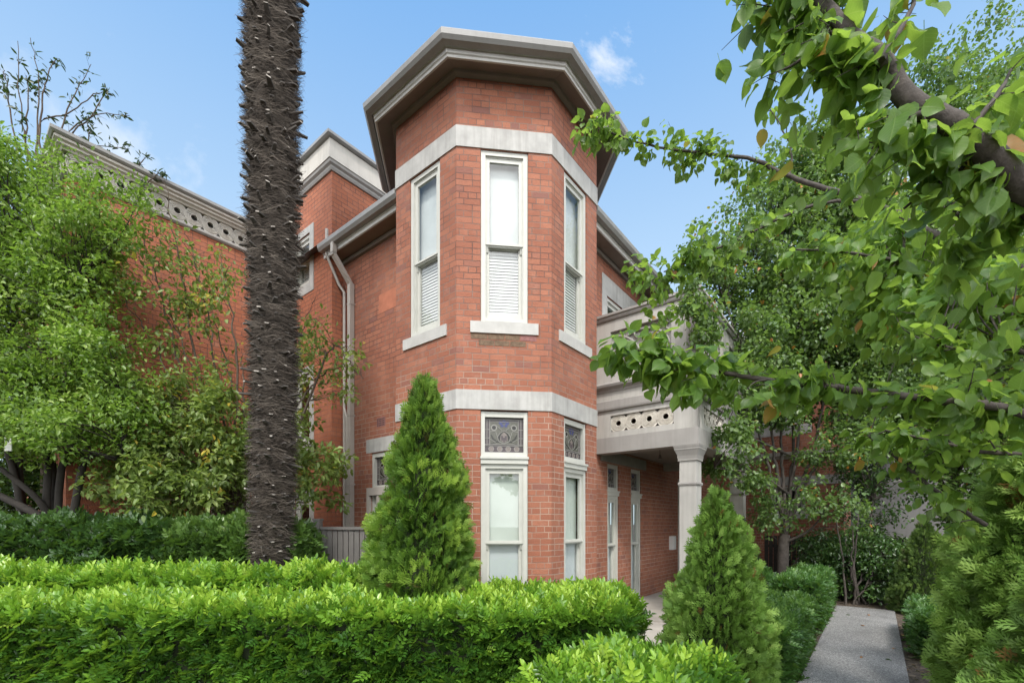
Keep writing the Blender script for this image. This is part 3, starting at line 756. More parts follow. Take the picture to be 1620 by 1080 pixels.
for fr, a, b, n in ((flb, s_l(-1.455), s_l(-2.60), 4), (frb, .35, 1.65, 5), (frb, 1.95, 3.25, 5)):
    fz = MB(); fz2 = MB()
    zb, zt = 3.33, 3.62
    sa, sb = (0, WL) if fr is flb else ((0, WR / 2) if a < 1 else (WR / 2, WR))
    fz.box(sa, a, -.14, 0, 3.232, 3.718, 0, fr); fz.box(b, sb, -.14, 0, 3.232, 3.718, 0, fr)
    fz.box(a, b, -.14, 0, 3.232, zb, 0, fr); fz.box(a, b, -.14, 0, zt, 3.718, 0, fr)
    f2 = Fr(fr(0, -.035, 0)[:2], fr(fr.len, -.035, 0)[:2])
    roundels(fz2, f2, a, b, zb, zt, n, .058)
    fzo = fz.build('frieze', M['stucco'], balc); fz2.build('pierced_roundels', [M['relief'], M['relief']], balc)
m = MB(); m.box(RP + .12, RE - .12, LP + .12, RW - .002, 3.12, 3.2); m.box(RP + .12, RE - .12, LP + .12, RW - .002, 3.93, 4.0); m.build('porch_ceiling', M['soffit'], balc)
m = MB(); m.tube([(2.35, -2.05, 3.12), (2.35, -2.05, 2.95)], .008, 6); m.tube([(2.35, -2.05, 2.96), (2.35, -2.05, 2.88)], [.02, .035], 8); m.build('lamp_hook', M['door'], balc)
for cr in (RP + .165, RE - .165):
    cl = LP + .165; hw = .135
    m = MB()
    def sq(z0, z1, w0, w1=None):
        w1 = w0 if w1 is None else w1
        m.hexa([(cr - w0, cl - w0, z0), (cr + w0, cl - w0, z0), (cr + w0, cl + w0, z0), (cr - w0, cl + w0, z0), (cr - w1, cl - w1, z1), (cr + w1, cl - w1, z1), (cr + w1, cl + w1, z1), (cr - w1, cl + w1, z1)])
    sq(.03, .30, .17); sq(.30, .34, .16, .14); sq(.34, 2.72, hw)
    col = m.build('column', M['stucco'], house)
    m = MB(); sq(2.30, 2.325, .15, .158); sq(2.325, 2.35, .158, .15); m.build('necking', M['stucco_dark'], col)
    m = MB(); sq(2.70, 2.73, .155); sq(2.73, 2.78, .155, .165); sq(2.78, 2.88, .158, .195); sq(2.88, 2.91, .20); sq(2.91, 2.953, .205, .215); m.build('capital', M['stucco_dark'], col)
m = MB(); m.box(RP - .1, RE, LP - .05, RW, .0, .045); m.build('porch_floor', M['concrete_pale'], house)

# rear wing of the house beyond the porch
rw = MB(); rfA = Fr((REAR, RW), (REAR, -4.52)); rfB = Fr((REAR, -4.52), (REAR + 4.2, -4.52))
rwin = (1.55, 2.45, 1.95, 2.78); rup = (1.2, 2.3, 4.6, 6.2)
wall(rw, rfA, 0, 7.3, [rwin, rup], .4); wall(rw, rfB, 0, 7.3, (), 4.1)
rw.build('rear_wing_wall', M['brick'], house)
double_hung(rfA, 1.554, 2.446, 1.954, 2.776, 2.36, 'dark'); double_hung(rfA, 1.204, 2.296, 4.604, 6.196, 5.4, 'blind')
sill(rfA, 1.45, 2.55, 1.83, 1.945)
m = MB(); m.box(1.3, 3.36, -.02, .008, 2.80, 3.06, fr=rfA); m.build('lintel', M['band'], house)
m = MB(); m.box(.9, 2.6, -.02, .008, 4.3, 4.58, fr=rfA); m.build('lintel', M['band'], house)
m = MB(); sweep(m, [(REAR, RW), (REAR, -4.52), (REAR + 4.2, -4.52)], [(-.02, 3.58), (.03, 3.58), (.05, 3.64), (.09, 3.68), (.10, 3.78), (-.02, 3.80)]); m.build('string_band', M['stucco'], house)
m = MB(); sweep(m, [(REAR, RW - .3), (REAR, -4.52), (REAR + 4.2, -4.52)], [(.35, 7.38), (.36, 7.28), (.0, 7.22), (-.02, 7.38)]); m.build('gutter', M['gutter_light'], house)
m = MB(); a0, a1, b0, b1 = REAR - .35, REAR + 4.5, -4.87, 2.0; rz = 7.385; rr = (a1 - a0) / 2 * math.tan(R(33)); ma = (a0 + a1) / 2
pA = (ma, b0 + (a1 - a0) / 2, rz + rr); pB = (ma, b1, rz + rr)
def ruv(p, ax): return [(q[ax], q[2]) for q in p]
for poly_, ax in (([(a0, b1, rz), (a0, b0, rz), pA, pB], 1), ([(a0, b0, rz), (a1, b0, rz), pA], 0), ([(a1, b0, rz), (a1, b1, rz), pB, pA], 1)): m.face(poly_, 0, ruv(poly_, ax))
m.build('corrugated_roof', M['iron'], house)

# ------------------------------------------------------------------ left parapeted building
wing = thing('parapet_building', 'long red brick side building with a pierced pale parapet behind the palm', 'building', HL, HRZ)
W0 = -4.85
wb = MB(); f1 = Fr((W0, 12), (W0, LWING)); f2 = Fr((W0, LWING), (RB, LWING))   # outside on the right: -l side
wall(wb, f1, 0, 7.16); wall(wb, f2, 0, 7.16, [(2.0, 2.7, 1.2, 3.0)], f1.len)
wb.build('wall', M['brick_orange'], wing)
m = MB(); m.face([f2(2.0, -.1, 1.2), f2(2.7, -.1, 1.2), f2(2.7, -.1, 3.0), f2(2.0, -.1, 3.0)]); wn = m.build('window', M['glass'], wing)
m = MB(); m.box(2.0, 2.06, -.12, -.02, 1.2, 3.0, fr=f2); m.box(2.64, 2.7, -.12, -.02, 1.2, 3.0, fr=f2); m.box(2.06, 2.64, -.12, -.02, 2.05, 2.12, fr=f2); m.build('window_frame', M['frame'], wn)
m = MB(); m.face([f2(1.9, -.25, 1.1), f2(2.8, -.25, 1.1), f2(2.8, -.25, 3.1), f2(1.9, -.25, 3.1)]); m.build('interior', M['dark_room'], wn)
wp = [(W0, 12), (W0, LWING), (RB - .001, LWING)]
m = MB(); sweep(m, wp, [(-.1, 7.10), (.02, 7.10), (.05, 7.13), (.05, 7.16), (.02, 7.19), (-.1, 7.19)]); m.build('parapet_base', M['stucco_dark'], wing)
m = MB(); sweep(m, wp, [(-.02, 7.48), (.05, 7.48), (.07, 7.51), (.11, 7.53), (.11, 7.56), (.15, 7.58), (.15, 7.62), (-.02, 7.62)]); m.build('parapet_moulding', M['parapet'], wing)
m = MB(); sweep(m, wp, [(-.3, 7.62), (.17, 7.622), (.20, 7.65), (.20, 7.70), (-.3, 7.72)]); m.build('parapet_capping', M['gutter'], wing)
m = MB(); n = int(round((f2.len) / .26)); roundels(m, Fr(f2(0, .02, 0)[:2], f2(f2.len, .02, 0)[:2]), 0, f2.len, 7.19, 7.48, n, .062)
roundels(m, Fr(f1(0, .02, 0)[:2], f1(f1.len, .02, 0)[:2]), f1.len - 2.6, f1.len, 7.19, 7.48, 10, .062)
m.build('pierced_frieze', [M['parapet'], M['parapet']], wing)
m = MB(); sweep(m, wp, [(-.3, 7.19), (-.14, 7.19), (-.14, 7.62), (-.3, 7.62)]); m.build('parapet_backing', M['stucco_dark'], wing)
m = MB(); m.face([(W0, LWING, 7.15), (RB, LWING, 7.15), (RB, 12, 7.15), (W0, 12, 7.15)]); m.build('roof', M['slate'], wing)

# ------------------------------------------------------------------ far grey building on the right
gb = thing('grey_building', 'pale grey rendered building far behind the garden on the right', 'building', tuple(gp(15.5, -9)), HRZ)
m = MB(); f = Fr((0, 5.5), (0, -8)); wall(m, f, 0, 5.6, [(2.2, 3.4, 3.2, 4.6), (5.0, 6.2, 1.0, 2.4), (8, 9.2, 3.2, 4.6)]); wall(m, Fr((0, -8), (8, -8)), 0, 5.6); m.build('wall', M['grey_wall'], gb)
for a, b, z0, z1 in ((2.2, 3.4, 3.2, 4.6), (5.0, 6.2, 1.0, 2.4), (8, 9.2, 3.2, 4.6)):
    m = MB(); m.box(a, a + .06, -.12, -.03, z0, z1, fr=f); m.box(b - .06, b, -.12, -.03, z0, z1, fr=f); m.box(a + .06, b - .06, -.12, -.03, z1 - .06, z1, fr=f); m.box(a + .06, b - .06, -.12, -.03, z0, z0 + .06, fr=f)
    w = m.build('window', M['frame'], gb); m = MB(); m.face([f(a, -.1, z0), f(b, -.1, z0), f(b, -.1, z1), f(a, -.1, z1)]); m.build('pane', M['g_dark'], w)
m = MB(); m.box(-.25, 8.2, -8.25, 5.5, 5.6, 5.78); m.build('roof', M['gutter'], gb)

# ------------------------------------------------------------------ hedges
def hedge_boxes(name, label, boxes, dens, size, mat, T=T_SPRIG, seed=1.0, top_new=.35, frame=None, lumpy=.05, group=None, cat='hedge', base=.32, round_=.08):
    """boxes: (x0,x1,y0,y1,h) in a frame; leaves on top and sides, twiggy core inside"""
    frame = frame or (lambda x, y, z: np.stack([x, y, z], -1))
    b0 = boxes[0]; loc = frame(np.array([(b0[0] + b0[1]) / 2]), np.array([(b0[2] + b0[3]) / 2]), np.array([0.]))[0]
    t = thing(name, label, cat, tuple(loc), 0, group)
    Ps = []; Ns = []; Tt = []
    core = MB(loc)
    for x0, x1, y0, y1, h in boxes:
        w, d = x1 - x0, y1 - y0
        areas = [w * d * 1.25, w * h, w * h, d * h, d * h]
        for k, a in enumerate(areas):
            n = int(a * dens * (1.0 if k == 0 else 1.3))
            p, q = rng.random(n), rng.random(n)
            if k == 0: x, y, z = x0 + w * p, y0 + d * q, np.full(n, h); nx, ny, nz = np.zeros(n), np.zeros(n), np.ones(n)
            elif k < 3: x, y, z = x0 + w * p, np.full(n, y0 if k == 1 else y1), h * q; nx, ny, nz = np.zeros(n), np.full(n, -1. if k == 1 else 1.), np.zeros(n) + .15
            else: x, y, z = np.full(n, x0 if k == 3 else x1), y0 + d * p, h * q; nx, ny, nz = np.full(n, -1. if k == 3 else 1.), np.zeros(n), np.zeros(n) + .15
            # round the upper edges
            ex = np.minimum(x - x0, x1 - x); ey = np.minimum(y - y0, y1 - y); ez = h - z
            rr = round_
            e = np.minimum(ex, ey)
            if k == 0:
                cut = np.clip(rr - e, 0, rr); z = z - cut ** 2 / rr * .8
                nz = nz
            else:
                cut = np.clip(rr - ez, 0, rr) ** 2 / rr * .8
                x = x - nx * cut; y = y - ny * cut
            Pw = frame(x, y, z); Nw = frame(x + nx, y + ny, z + nz) - Pw
            lm = lump(Pw, 3.1, seed); lm2 = lump(Pw, 9.0, seed + 4)
            Pw = Pw + unit(Nw) * (lm * lumpy + lm2 * lumpy * .45 + rng.normal(0, .014, n))[:, None] - unit(Nw) * (rng.random(n) ** 1.7 * .13)[:, None]
            Ps.append(Pw); Ns.append(unit(Nw))
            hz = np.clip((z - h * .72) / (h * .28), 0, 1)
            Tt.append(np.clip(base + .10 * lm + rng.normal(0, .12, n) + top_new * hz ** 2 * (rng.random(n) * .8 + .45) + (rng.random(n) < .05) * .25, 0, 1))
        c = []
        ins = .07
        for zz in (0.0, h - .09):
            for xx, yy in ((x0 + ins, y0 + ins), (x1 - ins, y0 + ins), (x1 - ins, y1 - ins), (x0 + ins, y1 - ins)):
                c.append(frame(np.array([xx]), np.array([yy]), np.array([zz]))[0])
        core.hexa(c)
    P = np.concatenate(Ps); N = np.concatenate(Ns); tt = np.concatenate(Tt); n = len(P)
    A = unit(N * .75 + rnd_dirs(n) * .75 + np.array([0, 0, .38]))
    up = unit(N * .5 + rnd_dirs(n) * .5 + np.array([0, 0, .7]))
    keep = P[:, 2] > .02
    scatter('foliage', P[keep], A[keep], up[keep], (size * rng.uniform(.7, 1.3, n))[keep], T, tt[keep], mat, t, loc)
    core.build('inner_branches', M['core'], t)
    return t
RL = lambda x, y, z: np.stack([HC[0] + x * eR[0] + y * eL[0], HC[1] + x * eR[1] + y * eL[1], z + 0 * x], -1)   # x = r, y = l

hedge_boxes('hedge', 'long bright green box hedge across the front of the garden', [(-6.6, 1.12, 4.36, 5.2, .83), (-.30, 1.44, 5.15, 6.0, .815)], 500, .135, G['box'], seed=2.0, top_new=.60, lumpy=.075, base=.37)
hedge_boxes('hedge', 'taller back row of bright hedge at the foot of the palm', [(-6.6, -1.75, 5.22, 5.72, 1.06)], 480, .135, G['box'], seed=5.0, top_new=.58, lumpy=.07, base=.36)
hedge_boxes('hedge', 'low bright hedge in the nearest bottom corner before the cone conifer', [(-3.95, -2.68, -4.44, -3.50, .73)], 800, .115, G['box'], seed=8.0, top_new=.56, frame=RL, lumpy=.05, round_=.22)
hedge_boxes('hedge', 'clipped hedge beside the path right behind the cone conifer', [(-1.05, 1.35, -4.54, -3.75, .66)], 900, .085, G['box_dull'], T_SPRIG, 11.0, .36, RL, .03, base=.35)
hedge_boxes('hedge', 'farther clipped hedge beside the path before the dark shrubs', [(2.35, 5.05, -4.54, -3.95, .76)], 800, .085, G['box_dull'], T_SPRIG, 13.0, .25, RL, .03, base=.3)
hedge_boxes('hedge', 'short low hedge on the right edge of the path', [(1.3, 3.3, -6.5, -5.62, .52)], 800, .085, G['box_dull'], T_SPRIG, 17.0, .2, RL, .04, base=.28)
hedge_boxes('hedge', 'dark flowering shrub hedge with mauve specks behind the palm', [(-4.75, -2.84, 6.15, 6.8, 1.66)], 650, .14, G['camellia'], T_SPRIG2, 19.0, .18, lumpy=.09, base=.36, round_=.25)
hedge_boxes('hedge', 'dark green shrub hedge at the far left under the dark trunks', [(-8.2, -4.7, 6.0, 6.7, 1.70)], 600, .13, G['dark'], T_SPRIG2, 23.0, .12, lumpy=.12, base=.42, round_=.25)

def ball(name, label, c, rx, ry, rz, n, size, mat, seed, T=T_SPRIG, cat='shrub', base=.4, lumpy=.04, group=None):
    loc = (c[0], c[1], 0); t = thing(name, label, cat, loc, 0, group)
    D = rnd_dirs(n); P = np.array(c) + D * np.array([rx, ry, rz])
    P = P + D * (lump(P, 4, seed) * lumpy + rng.normal(0, .015, n) - rng.random(n) ** 2 * .07)[:, None]
    A = unit(D * .8 + rnd_dirs(n) * .7 + np.array([0, 0, .3])); U = unit(D + rnd_dirs(n) * .6 + np.array([0, 0, .4]))
    k = P[:, 2] > .02
    scatter('foliage', P[k], A[k], U[k], (size * rng.uniform(.7, 1.3, n))[k], T, (base + rng.normal(0, .15, n) + .15 * D[:, 2])[k], mat, t, loc)
    m = MB(loc); rows = []
    for i in range(9):
        w = -math.pi / 2 + math.pi * i / 8
        rows.append([(c[0] + rx * .86 * math.cos(w) * math.cos(2 * math.pi * j / 14), c[1] + ry * .86 * math.cos(w) * math.sin(2 * math.pi * j / 14), max(0.0, c[2] + rz * .86 * math.sin(w))) for j in range(14)])
    m.grid(rows, 0, True, True); m.build('inner_branches', M['core'], t)
    return t
ball('round_shrub', 'clipped round ball shrub between the two path hedges', gp(3.0, -3.35, .42), .62, .62, .50, 2600, .07, G['box_dull'], 3.1, base=.3)
ball('round_shrub', 'small dark rounded shrub at the foot of the porch wall', gp(5.9, -2.6, .45), .6, .6, .55, 1500, .11, G['dark'], 5.7, T_SPRIG2)

# ------------------------------------------------------------------ conifers
def conifer(name, label, base, rad, h, n, size, mat, seed, prof=.72, group=None, z0=0.0, lumpy=.06, droop=.0):
    loc = (base[0], base[1], 0); t = thing(name, label, 'conifer', loc, 0, group)
    u = rng.random(n * 3); ang = rng.random(n * 3) * 2 * math.pi
    rad_f = lambda q: rad * np.minimum(1, np.maximum(0, (1 - q)) ** prof * (1.03)) * (1 - .22 * np.clip(.16 - q, 0, .16) / .16)
    keep = rng.random(n * 3) < (rad_f(u) / rad + .05); u, ang = u[keep][:n], ang[keep][:n]; n = len(u)
    r = rad_f(u); z = z0 + u * (h - z0)
    D = np.stack([np.cos(ang), np.sin(ang), np.zeros(n)], -1)
    P = np.stack([base[0] + r * D[:, 0], base[1] + r * D[:, 1], z], -1)
    lm = lump(P, 5.0, seed); lm2 = lump(P, 13.0, seed + 2)
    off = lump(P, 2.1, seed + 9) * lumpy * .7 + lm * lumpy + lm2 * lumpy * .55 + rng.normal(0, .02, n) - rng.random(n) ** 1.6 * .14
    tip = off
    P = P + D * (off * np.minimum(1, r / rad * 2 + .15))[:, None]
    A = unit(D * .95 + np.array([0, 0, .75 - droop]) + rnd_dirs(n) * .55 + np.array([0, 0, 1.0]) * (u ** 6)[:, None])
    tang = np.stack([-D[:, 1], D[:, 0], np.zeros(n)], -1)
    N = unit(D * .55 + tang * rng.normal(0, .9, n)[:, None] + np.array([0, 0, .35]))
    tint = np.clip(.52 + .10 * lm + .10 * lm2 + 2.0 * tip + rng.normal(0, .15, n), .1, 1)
    brown = (rng.random(n) < .015) | ((lump(P, 3.2, seed + 7) > .58) & (rng.random(n) < .30)); tint[brown] = rng.random(brown.sum()) * .07
    scatter('foliage', P, A, N, size * rng.uniform(.65, 1.35, n), T_SPRAY, tint, mat, t, loc)
    m = MB(loc); rows = []
    for i in range(12):
        q = i / 11; rr = float(rad_f(np.array([q]))[0]) * .80 - .03
        rows.append([(base[0] + max(.005, rr) * math.cos(2 * math.pi * j / 16), base[1] + max(.005, rr) * math.sin(2 * math.pi * j / 16), z0 + q * (h - z0) * .96) for j in range(16)])
    m.grid(rows, 0, True, True); m.build('inner_branches', M['core'], t)
    m = MB(loc); m.tube([(base[0], base[1], 0), (base[0], base[1], h * .7)], [.06, .02], 8); m.build('trunk', M['bark_dark'], t)
    return t
c1 = at(671, 828, 5.42)
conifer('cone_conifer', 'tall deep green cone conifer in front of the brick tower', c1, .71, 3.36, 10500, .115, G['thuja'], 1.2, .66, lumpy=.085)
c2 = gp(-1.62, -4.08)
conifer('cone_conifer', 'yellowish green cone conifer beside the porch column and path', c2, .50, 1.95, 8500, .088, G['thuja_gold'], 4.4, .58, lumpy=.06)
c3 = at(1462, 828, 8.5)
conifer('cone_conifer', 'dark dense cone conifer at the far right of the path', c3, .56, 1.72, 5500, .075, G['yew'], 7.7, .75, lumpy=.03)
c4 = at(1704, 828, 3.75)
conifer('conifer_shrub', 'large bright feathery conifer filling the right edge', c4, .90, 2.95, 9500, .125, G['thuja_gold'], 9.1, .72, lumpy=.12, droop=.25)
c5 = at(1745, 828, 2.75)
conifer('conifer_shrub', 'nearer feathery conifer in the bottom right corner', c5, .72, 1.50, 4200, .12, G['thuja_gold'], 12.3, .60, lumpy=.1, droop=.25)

# ------------------------------------------------------------------ palm
def palm():
    b = at(426, 828, 6.05); loc = (b[0], b[1], 0)
    t = thing('palm_tree', 'tall palm with a dark shaggy fibrous trunk studded with cut stubs', 'palm', loc)
    zs = np.linspace(0, 10.2, 360); K = 60
    def ctr(z): q = np.clip(z / 9.2, 0, 1.2); return np.stack([b[0] + .205 * q + .03 * np.sin(q * 5), b[1] - .25 * q, z], -1)
    rad = lambda z: np.interp(z, [0, .8, 1.3, 2.4, 4.5, 7.0, 9.2], [.172, .17, .18, .212, .240, .268, .290])
    ang = np.linspace(0, 2 * math.pi, K, endpoint=False)
    Z, Aa = np.meshgrid(zs, ang, indexing='ij')
    Cc = ctr(Z.ravel())
    rr = rad(Z.ravel())
    pp = np.stack([np.cos(Aa.ravel()) * 3, np.sin(Aa.ravel()) * 3, Z.ravel() * 9], -1)
    rr = rr * .94 + .018 * lump(pp, 1.2, .4) + .012 * lump(pp, 3.3, 3.) + rng.normal(0, .004, len(rr))
    V = Cc + np.stack([np.cos(Aa.ravel()) * rr, np.sin(Aa.ravel()) * rr, 0 * rr], -1)
    m = MB(loc); rows = V.reshape(len(zs), K, 3); m.grid([list(r) for r in rows], 0, False, True)
    # leaf-base stubs in a spiral
    nst = 760
    for i in range(nst):
        z = .35 + 9.7 * i / nst + random.uniform(-.03, .03); a = i * 2.39996 + random.uniform(-.22, .22)
        d = np.array([math.cos(a), math.sin(a), 0]); tg = np.array([-d[1], d[0], 0.])
        c = ctr(np.array([z]))[0]; r0 = float(rad(z)) * .93
        L = random.choice([.04, .05, .06, .08, .10, .13]) * random.uniform(.7, 1.15); w = random.uniform(.015, .032); th = random.uniform(.007, .012)
        pitch = random.uniform(-.15, .55) if z > 3 else random.uniform(-.3, .4)
        o = unit(d + np.array([0, 0, pitch]) + tg * random.uniform(-.35, .35)); upv = unit(np.cross(o, tg)); upv = upv if upv[2] > 0 else -upv
        p0 = c + d * r0; p1 = p0 + o * (L + .03)
        sk = random.uniform(-.02, .02)
        q = [p0 - tg * w * 1.4 - upv * th * 1.6, p0 + tg * w * 1.4 - upv * th * 1.6, p0 + tg * w * 1.4 + upv * th, p0 - tg * w * 1.4 + upv * th,
             p1 - tg * w * .75 - upv * th * .9 + o * sk, p1 + tg * w * .75 - upv * th * .9, p1 + tg * w * .8 + upv * th * .7, p1 - tg * w * .8 + upv * th * .7 + o * sk]
        for f in ((0, 1, 5, 4), (1, 2, 6, 5), (2, 3, 7, 6), (3, 0, 4, 7)): m.face([q[k] for k in f], 1)
        m.face([q[k] for k in (4, 5, 6, 7)], 2 if random.random() < .40 else 1)
    tr = m.build('trunk', [M['palm_fibre'], M['palm_stub'], M['palm_cut']], t)
    n = 60000
    z = rng.random(n) * 9.9 + .05; a = rng.random(n) * 2 * math.pi
    D = np.stack([np.cos(a), np.sin(a), 0 * a], -1); T = np.stack([-D[:, 1], D[:, 0], 0 * a], -1)
    P = ctr(z) + D * (rad(z) * .96 + rng.normal(0, .008, n))[:, None]
    clump = np.sin(z * 21 + a * 2) * .5
    A = unit(T * (rng.choice([-1, 1], n) * rng.uniform(.3, 1, n))[:, None] + D * rng.uniform(.05, .5, n)[:, None] + np.array([0, 0, -1]) * rng.uniform(-.12, .42, n)[:, None])
    thin = (np.array([(-.013, 0, 0), (.013, 0, 0), (.007, 1, -.12), (-.007, 1, -.12), (-.013, .5, 0.03), (.013, .5, 0.03)]), [(0, 1, 5, 4), (4, 5, 2, 3)])
    scatter('fibre', P, A, D, rng.uniform(.06, .20, n), thin, .45 + clump * .35 + rng.normal(0, .22, n), G['fibre'], t, loc)
    # fan fronds of the crown, above the frame
    top = ctr(np.array([10.15]))[0]
    m = MB(loc); fn = (tmpl_leaf(.035, .01, -.15))
    Ps, As, Ns = [], [], []
    for i in range(26):
        a = i * 2.4; el = R(80 - 2.2 * i); L = .9 + .3 * random.random()
        d = np.array([math.cos(a) * math.cos(el), math.sin(a) * math.cos(el), math.sin(el)])
        tip = top + np.array([0, 0, .25 - .01 * i]) + d * L
        m.tube([top + np.array([0, 0, .1]), tip], [.02, .01], 5)
        sd = unit(np.cross(d, [0, 0, 1.]))
        for k in range(30):
            w = R(-115 + 230 * k / 29); As.append(d * math.cos(w) + sd * math.sin(w)); Ps.append(tip); Ns.append(np.cross(sd, d))
    m.build('frond_stalks', M['core'], t)
    scatter('crown', np.array(Ps), np.array(As), np.array(Ns), rng.uniform(.55, .75, len(Ps)), fn, rng.random(len(Ps)), G['dark'], t, loc)
palm()

# ------------------------------------------------------------------ trees
def curve(pts, k=8):
    """Catmull-Rom through control points"""
    P = [np.array(p, float) for p in pts]; P = [2 * P[0] - P[1]] + P + [2 * P[-1] - P[-2]]; out = []
    for i in range(1, len(P) - 2):
        for j in range(k):
            t = j / k; a, b, c, d = P[i - 1], P[i], P[i + 1], P[i + 2]
            out.append(.5 * ((2 * b) + (c - a) * t + (2 * a - 5 * b + 4 * c - d) * t * t + (3 * b - a - 3 * c + d) * t ** 3))
    out.append(P[-2]); return out

class Tree:
    def __init__(s, name, label, cat, base, bark, group=None):
        s.loc = (float(base[0]), float(base[1]), 0.0); s.t = thing(name, label, cat, s.loc, 0, group)
        s.mb = MB(s.loc); s.bark = bark; s.P = []; s.A = []; s.N = []; s.S = []; s.T = []; s.nodes = []
    def limb(s, pts, r0, r1, k=8, sides=8, wob=.0, knob=.05):
        c = curve(pts, k); n = len(c)
        if wob: c = [p + np.array([random.gauss(0, wob), random.gauss(0, wob), random.gauss(0, wob * .5)]) * (0 if i in (0, n - 1) else 1) for i, p in enumerate(c)]
        rad = [r0 + (r1 - r0) * i / (n - 1) for i in range(n)]
        rad = [q * random.uniform(1 - knob, 1 + knob) for q in rad]
        s.mb.tube(c, rad, sides); s.nodes += c; return c
    def twig(s, p, q, r, bend=.08):
        p, q = np.array(p), np.array(q); L = np.linalg.norm(q - p)
        m = (p + q) / 2 + rnd_dirs(1)[0] * bend * L + np.array([0, 0, bend * L * .6])
        s.mb.tube(curve([p, m, q], 3), [r, r * .9, r * .8, r * .7, r * .6, r * .45, r * .3][:7], 4, 0, False)
    def leaves(s, c, n, rad, size, hang=.3, flat=1.0, base=.5, var=.18, squash=(1, 1, 1)):
        D = rnd_dirs(n); rr = rad * rng.random(n) ** .45
        P = np.array(c) + D * rr[:, None] * np.array(squash)
        A = unit(D * .7 + rnd_dirs(n) * .8 + np.array([0, 0, -hang]))
        N = unit(np.array([0, 0, flat]) + rnd_dirs(n) * .75 + D * .35)
        s.P.append(P); s.A.append(A); s.N.append(N); s.S.append(size * rng.uniform(.65, 1.25, n))
        s.T.append(base + rng.normal(0, var, n))
    def clumps(s, blobs, n, per, crad, size, hang=.3, tw=.012, base=.5, limbs=True, minz=None, shell=.5, zspread=.12, red=0.0, reach=2.2):
        vol = np.array([b[3] * b[4] * b[5] for b in blobs]); vol = vol ** .8 / (vol ** .8).sum()
        nod = np.array(s.nodes) if s.nodes else None
        for i in range(n):
            b = blobs[rng.choice(len(blobs), p=vol)]
            d = rnd_dirs(1)[0] * rng.random() ** shell
            c = np.array(b[:3]) + d * np.array(b[3:6])
            if minz is not None and c[2] < minz: continue
            s.leaves(c, int(per * rng.uniform(.55, 1.4)), crad * rng.uniform(.6, 1.3), size, hang, base=base + rng.normal(0, zspread), squash=(1, 1, .75))
            if limbs and nod is not None:
                dist = np.linalg.norm(nod - c, axis=1) + np.maximum(0, nod[:, 2] - c[2] + .1) * 1.5
                j = int(dist.argmin())
                if dist[j] < reach: s.twig(nod[j], c, tw * rng.uniform(.6, 1.3), .12)
    def along(s, path, n, tl, per, crad, size, hang=.6, base=.5, up=.0, tw=.006, t0=0.0, bias=(0, 0, 0), gap=.3):
        ph = random.uniform(0, 6)
        for i in range(n):
            u = t0 + (1 - t0) * (i + rng.random() * .8) / n
            dens = .5 + .5 * math.sin(u * 17 + ph) * math.sin(u * 7.3 + ph * 2)
            if rng.random() < gap * (1.4 - dens): continue
            k = min(len(path) - 2, int(u * (len(path) - 1)))
            p = path[k] + (path[k + 1] - path[k]) * rng.random()
            t = unit(path[k + 1] - path[k]); d = rnd_dirs(1)[0]; d = unit(d - t * (d @ t) + t * .6 + np.array([0, 0, up]) + np.array(bias))
            L = tl * rng.choice([.35, .6, 1.0, 1.5, 2.0], p=[.25, .3, .25, .13, .07])
            q = p + d * L; s.twig(p, q, tw)
            ends = [(p, q)]
            if L > tl * .9:
                q2 = p * .45 + q * .55 + rnd_dirs(1)[0] * L * .5; s.twig(p * .5 + q * .5, q2, tw * .7); ends.append((p * .5 + q * .5, q2))
            for a, b in ends:
                m = max(2, int(per * rng.uniform(.5, 1.5) * (.5 + dens)))
                w = rng.random(m) ** .6
                P = a + (b - a) * w[:, None] + rng.normal(0, crad * .32, (m, 3))
                A = unit((b - a) / (L + 1e-6) * .5 + rnd_dirs(m) * .9 + np.array([0, 0, -hang])); N = unit(np.array([0, 0, .9]) + rnd_dirs(m) * .9)
                s.P.append(P); s.A.append(A); s.N.append(N); s.S.append(size * rng.uniform(.5, 1.2, m)); s.T.append(base + rng.normal(0, .1) + rng.normal(0, .18, m))
    def done(s, T, mat, smooth=False, name='crown'):
        s.mb.build('trunk', s.bark, s.t)
        scatter(name, np.concatenate(s.P), np.concatenate(s.A), np.concatenate(s.N), np.concatenate(s.S), T, np.concatenate(s.T), mat, s.t, s.loc, smooth)
        return s.t

def blob(px, py, d, rx, rz, ry=None):
    c = at(px, py, d); k = d / F
    return (c[0], c[1], c[2], rx * k, (ry if ry is not None else rx * k), rz * k)

# pear tree by the porch (multi-stemmed, behind the ball shrub)
b = gp(5.45, -3.62)
t = Tree('pear_tree', 'multi stemmed grey barked pear tree beside the porch column', 'tree', b, M['bark'])
trunk = t.limb([(b[0], b[1], 0), at(1239, 870, 10.1), at(1242, 845, 10.1)], .12, .10, 6, 10)
f0 = trunk[-1]
for px, py, d, mx in ((1195, 420, 9.6, 1222), (1232, 300, 10.0, 1236), (1290, 260, 10.3, 1262), (1340, 330, 9.8, 1290), (1255, 420, 10.9, 1256), (1150, 480, 9.2, 1205), (1390, 450, 9.6, 1310)):
    e = at(px, py, d); m1 = at(mx, 700, (d + 10.1) / 2)
    t.limb([f0, f0 * .45 + m1 * .55 + np.array([0, 0, .1]), m1, m1 * .5 + e * .5 + rnd_dirs(1)[0] * .15, e], .048, .010, 6, 6, .01)
t.limb([at(1236, 860, 10.1), at(1275, 842, 9.8), at(1300, 818, 9.5)], .035, .015, 5, 6)
t.limb([at(1246, 780, 10.1), at(1200, 750, 9.4), at(1130, 740, 8.8)], .03, .008, 5, 6)
t.limb([at(1250, 720, 10.1), at(1180, 690, 9.3), at(1120, 690, 8.7)], .03, .008, 5, 6)
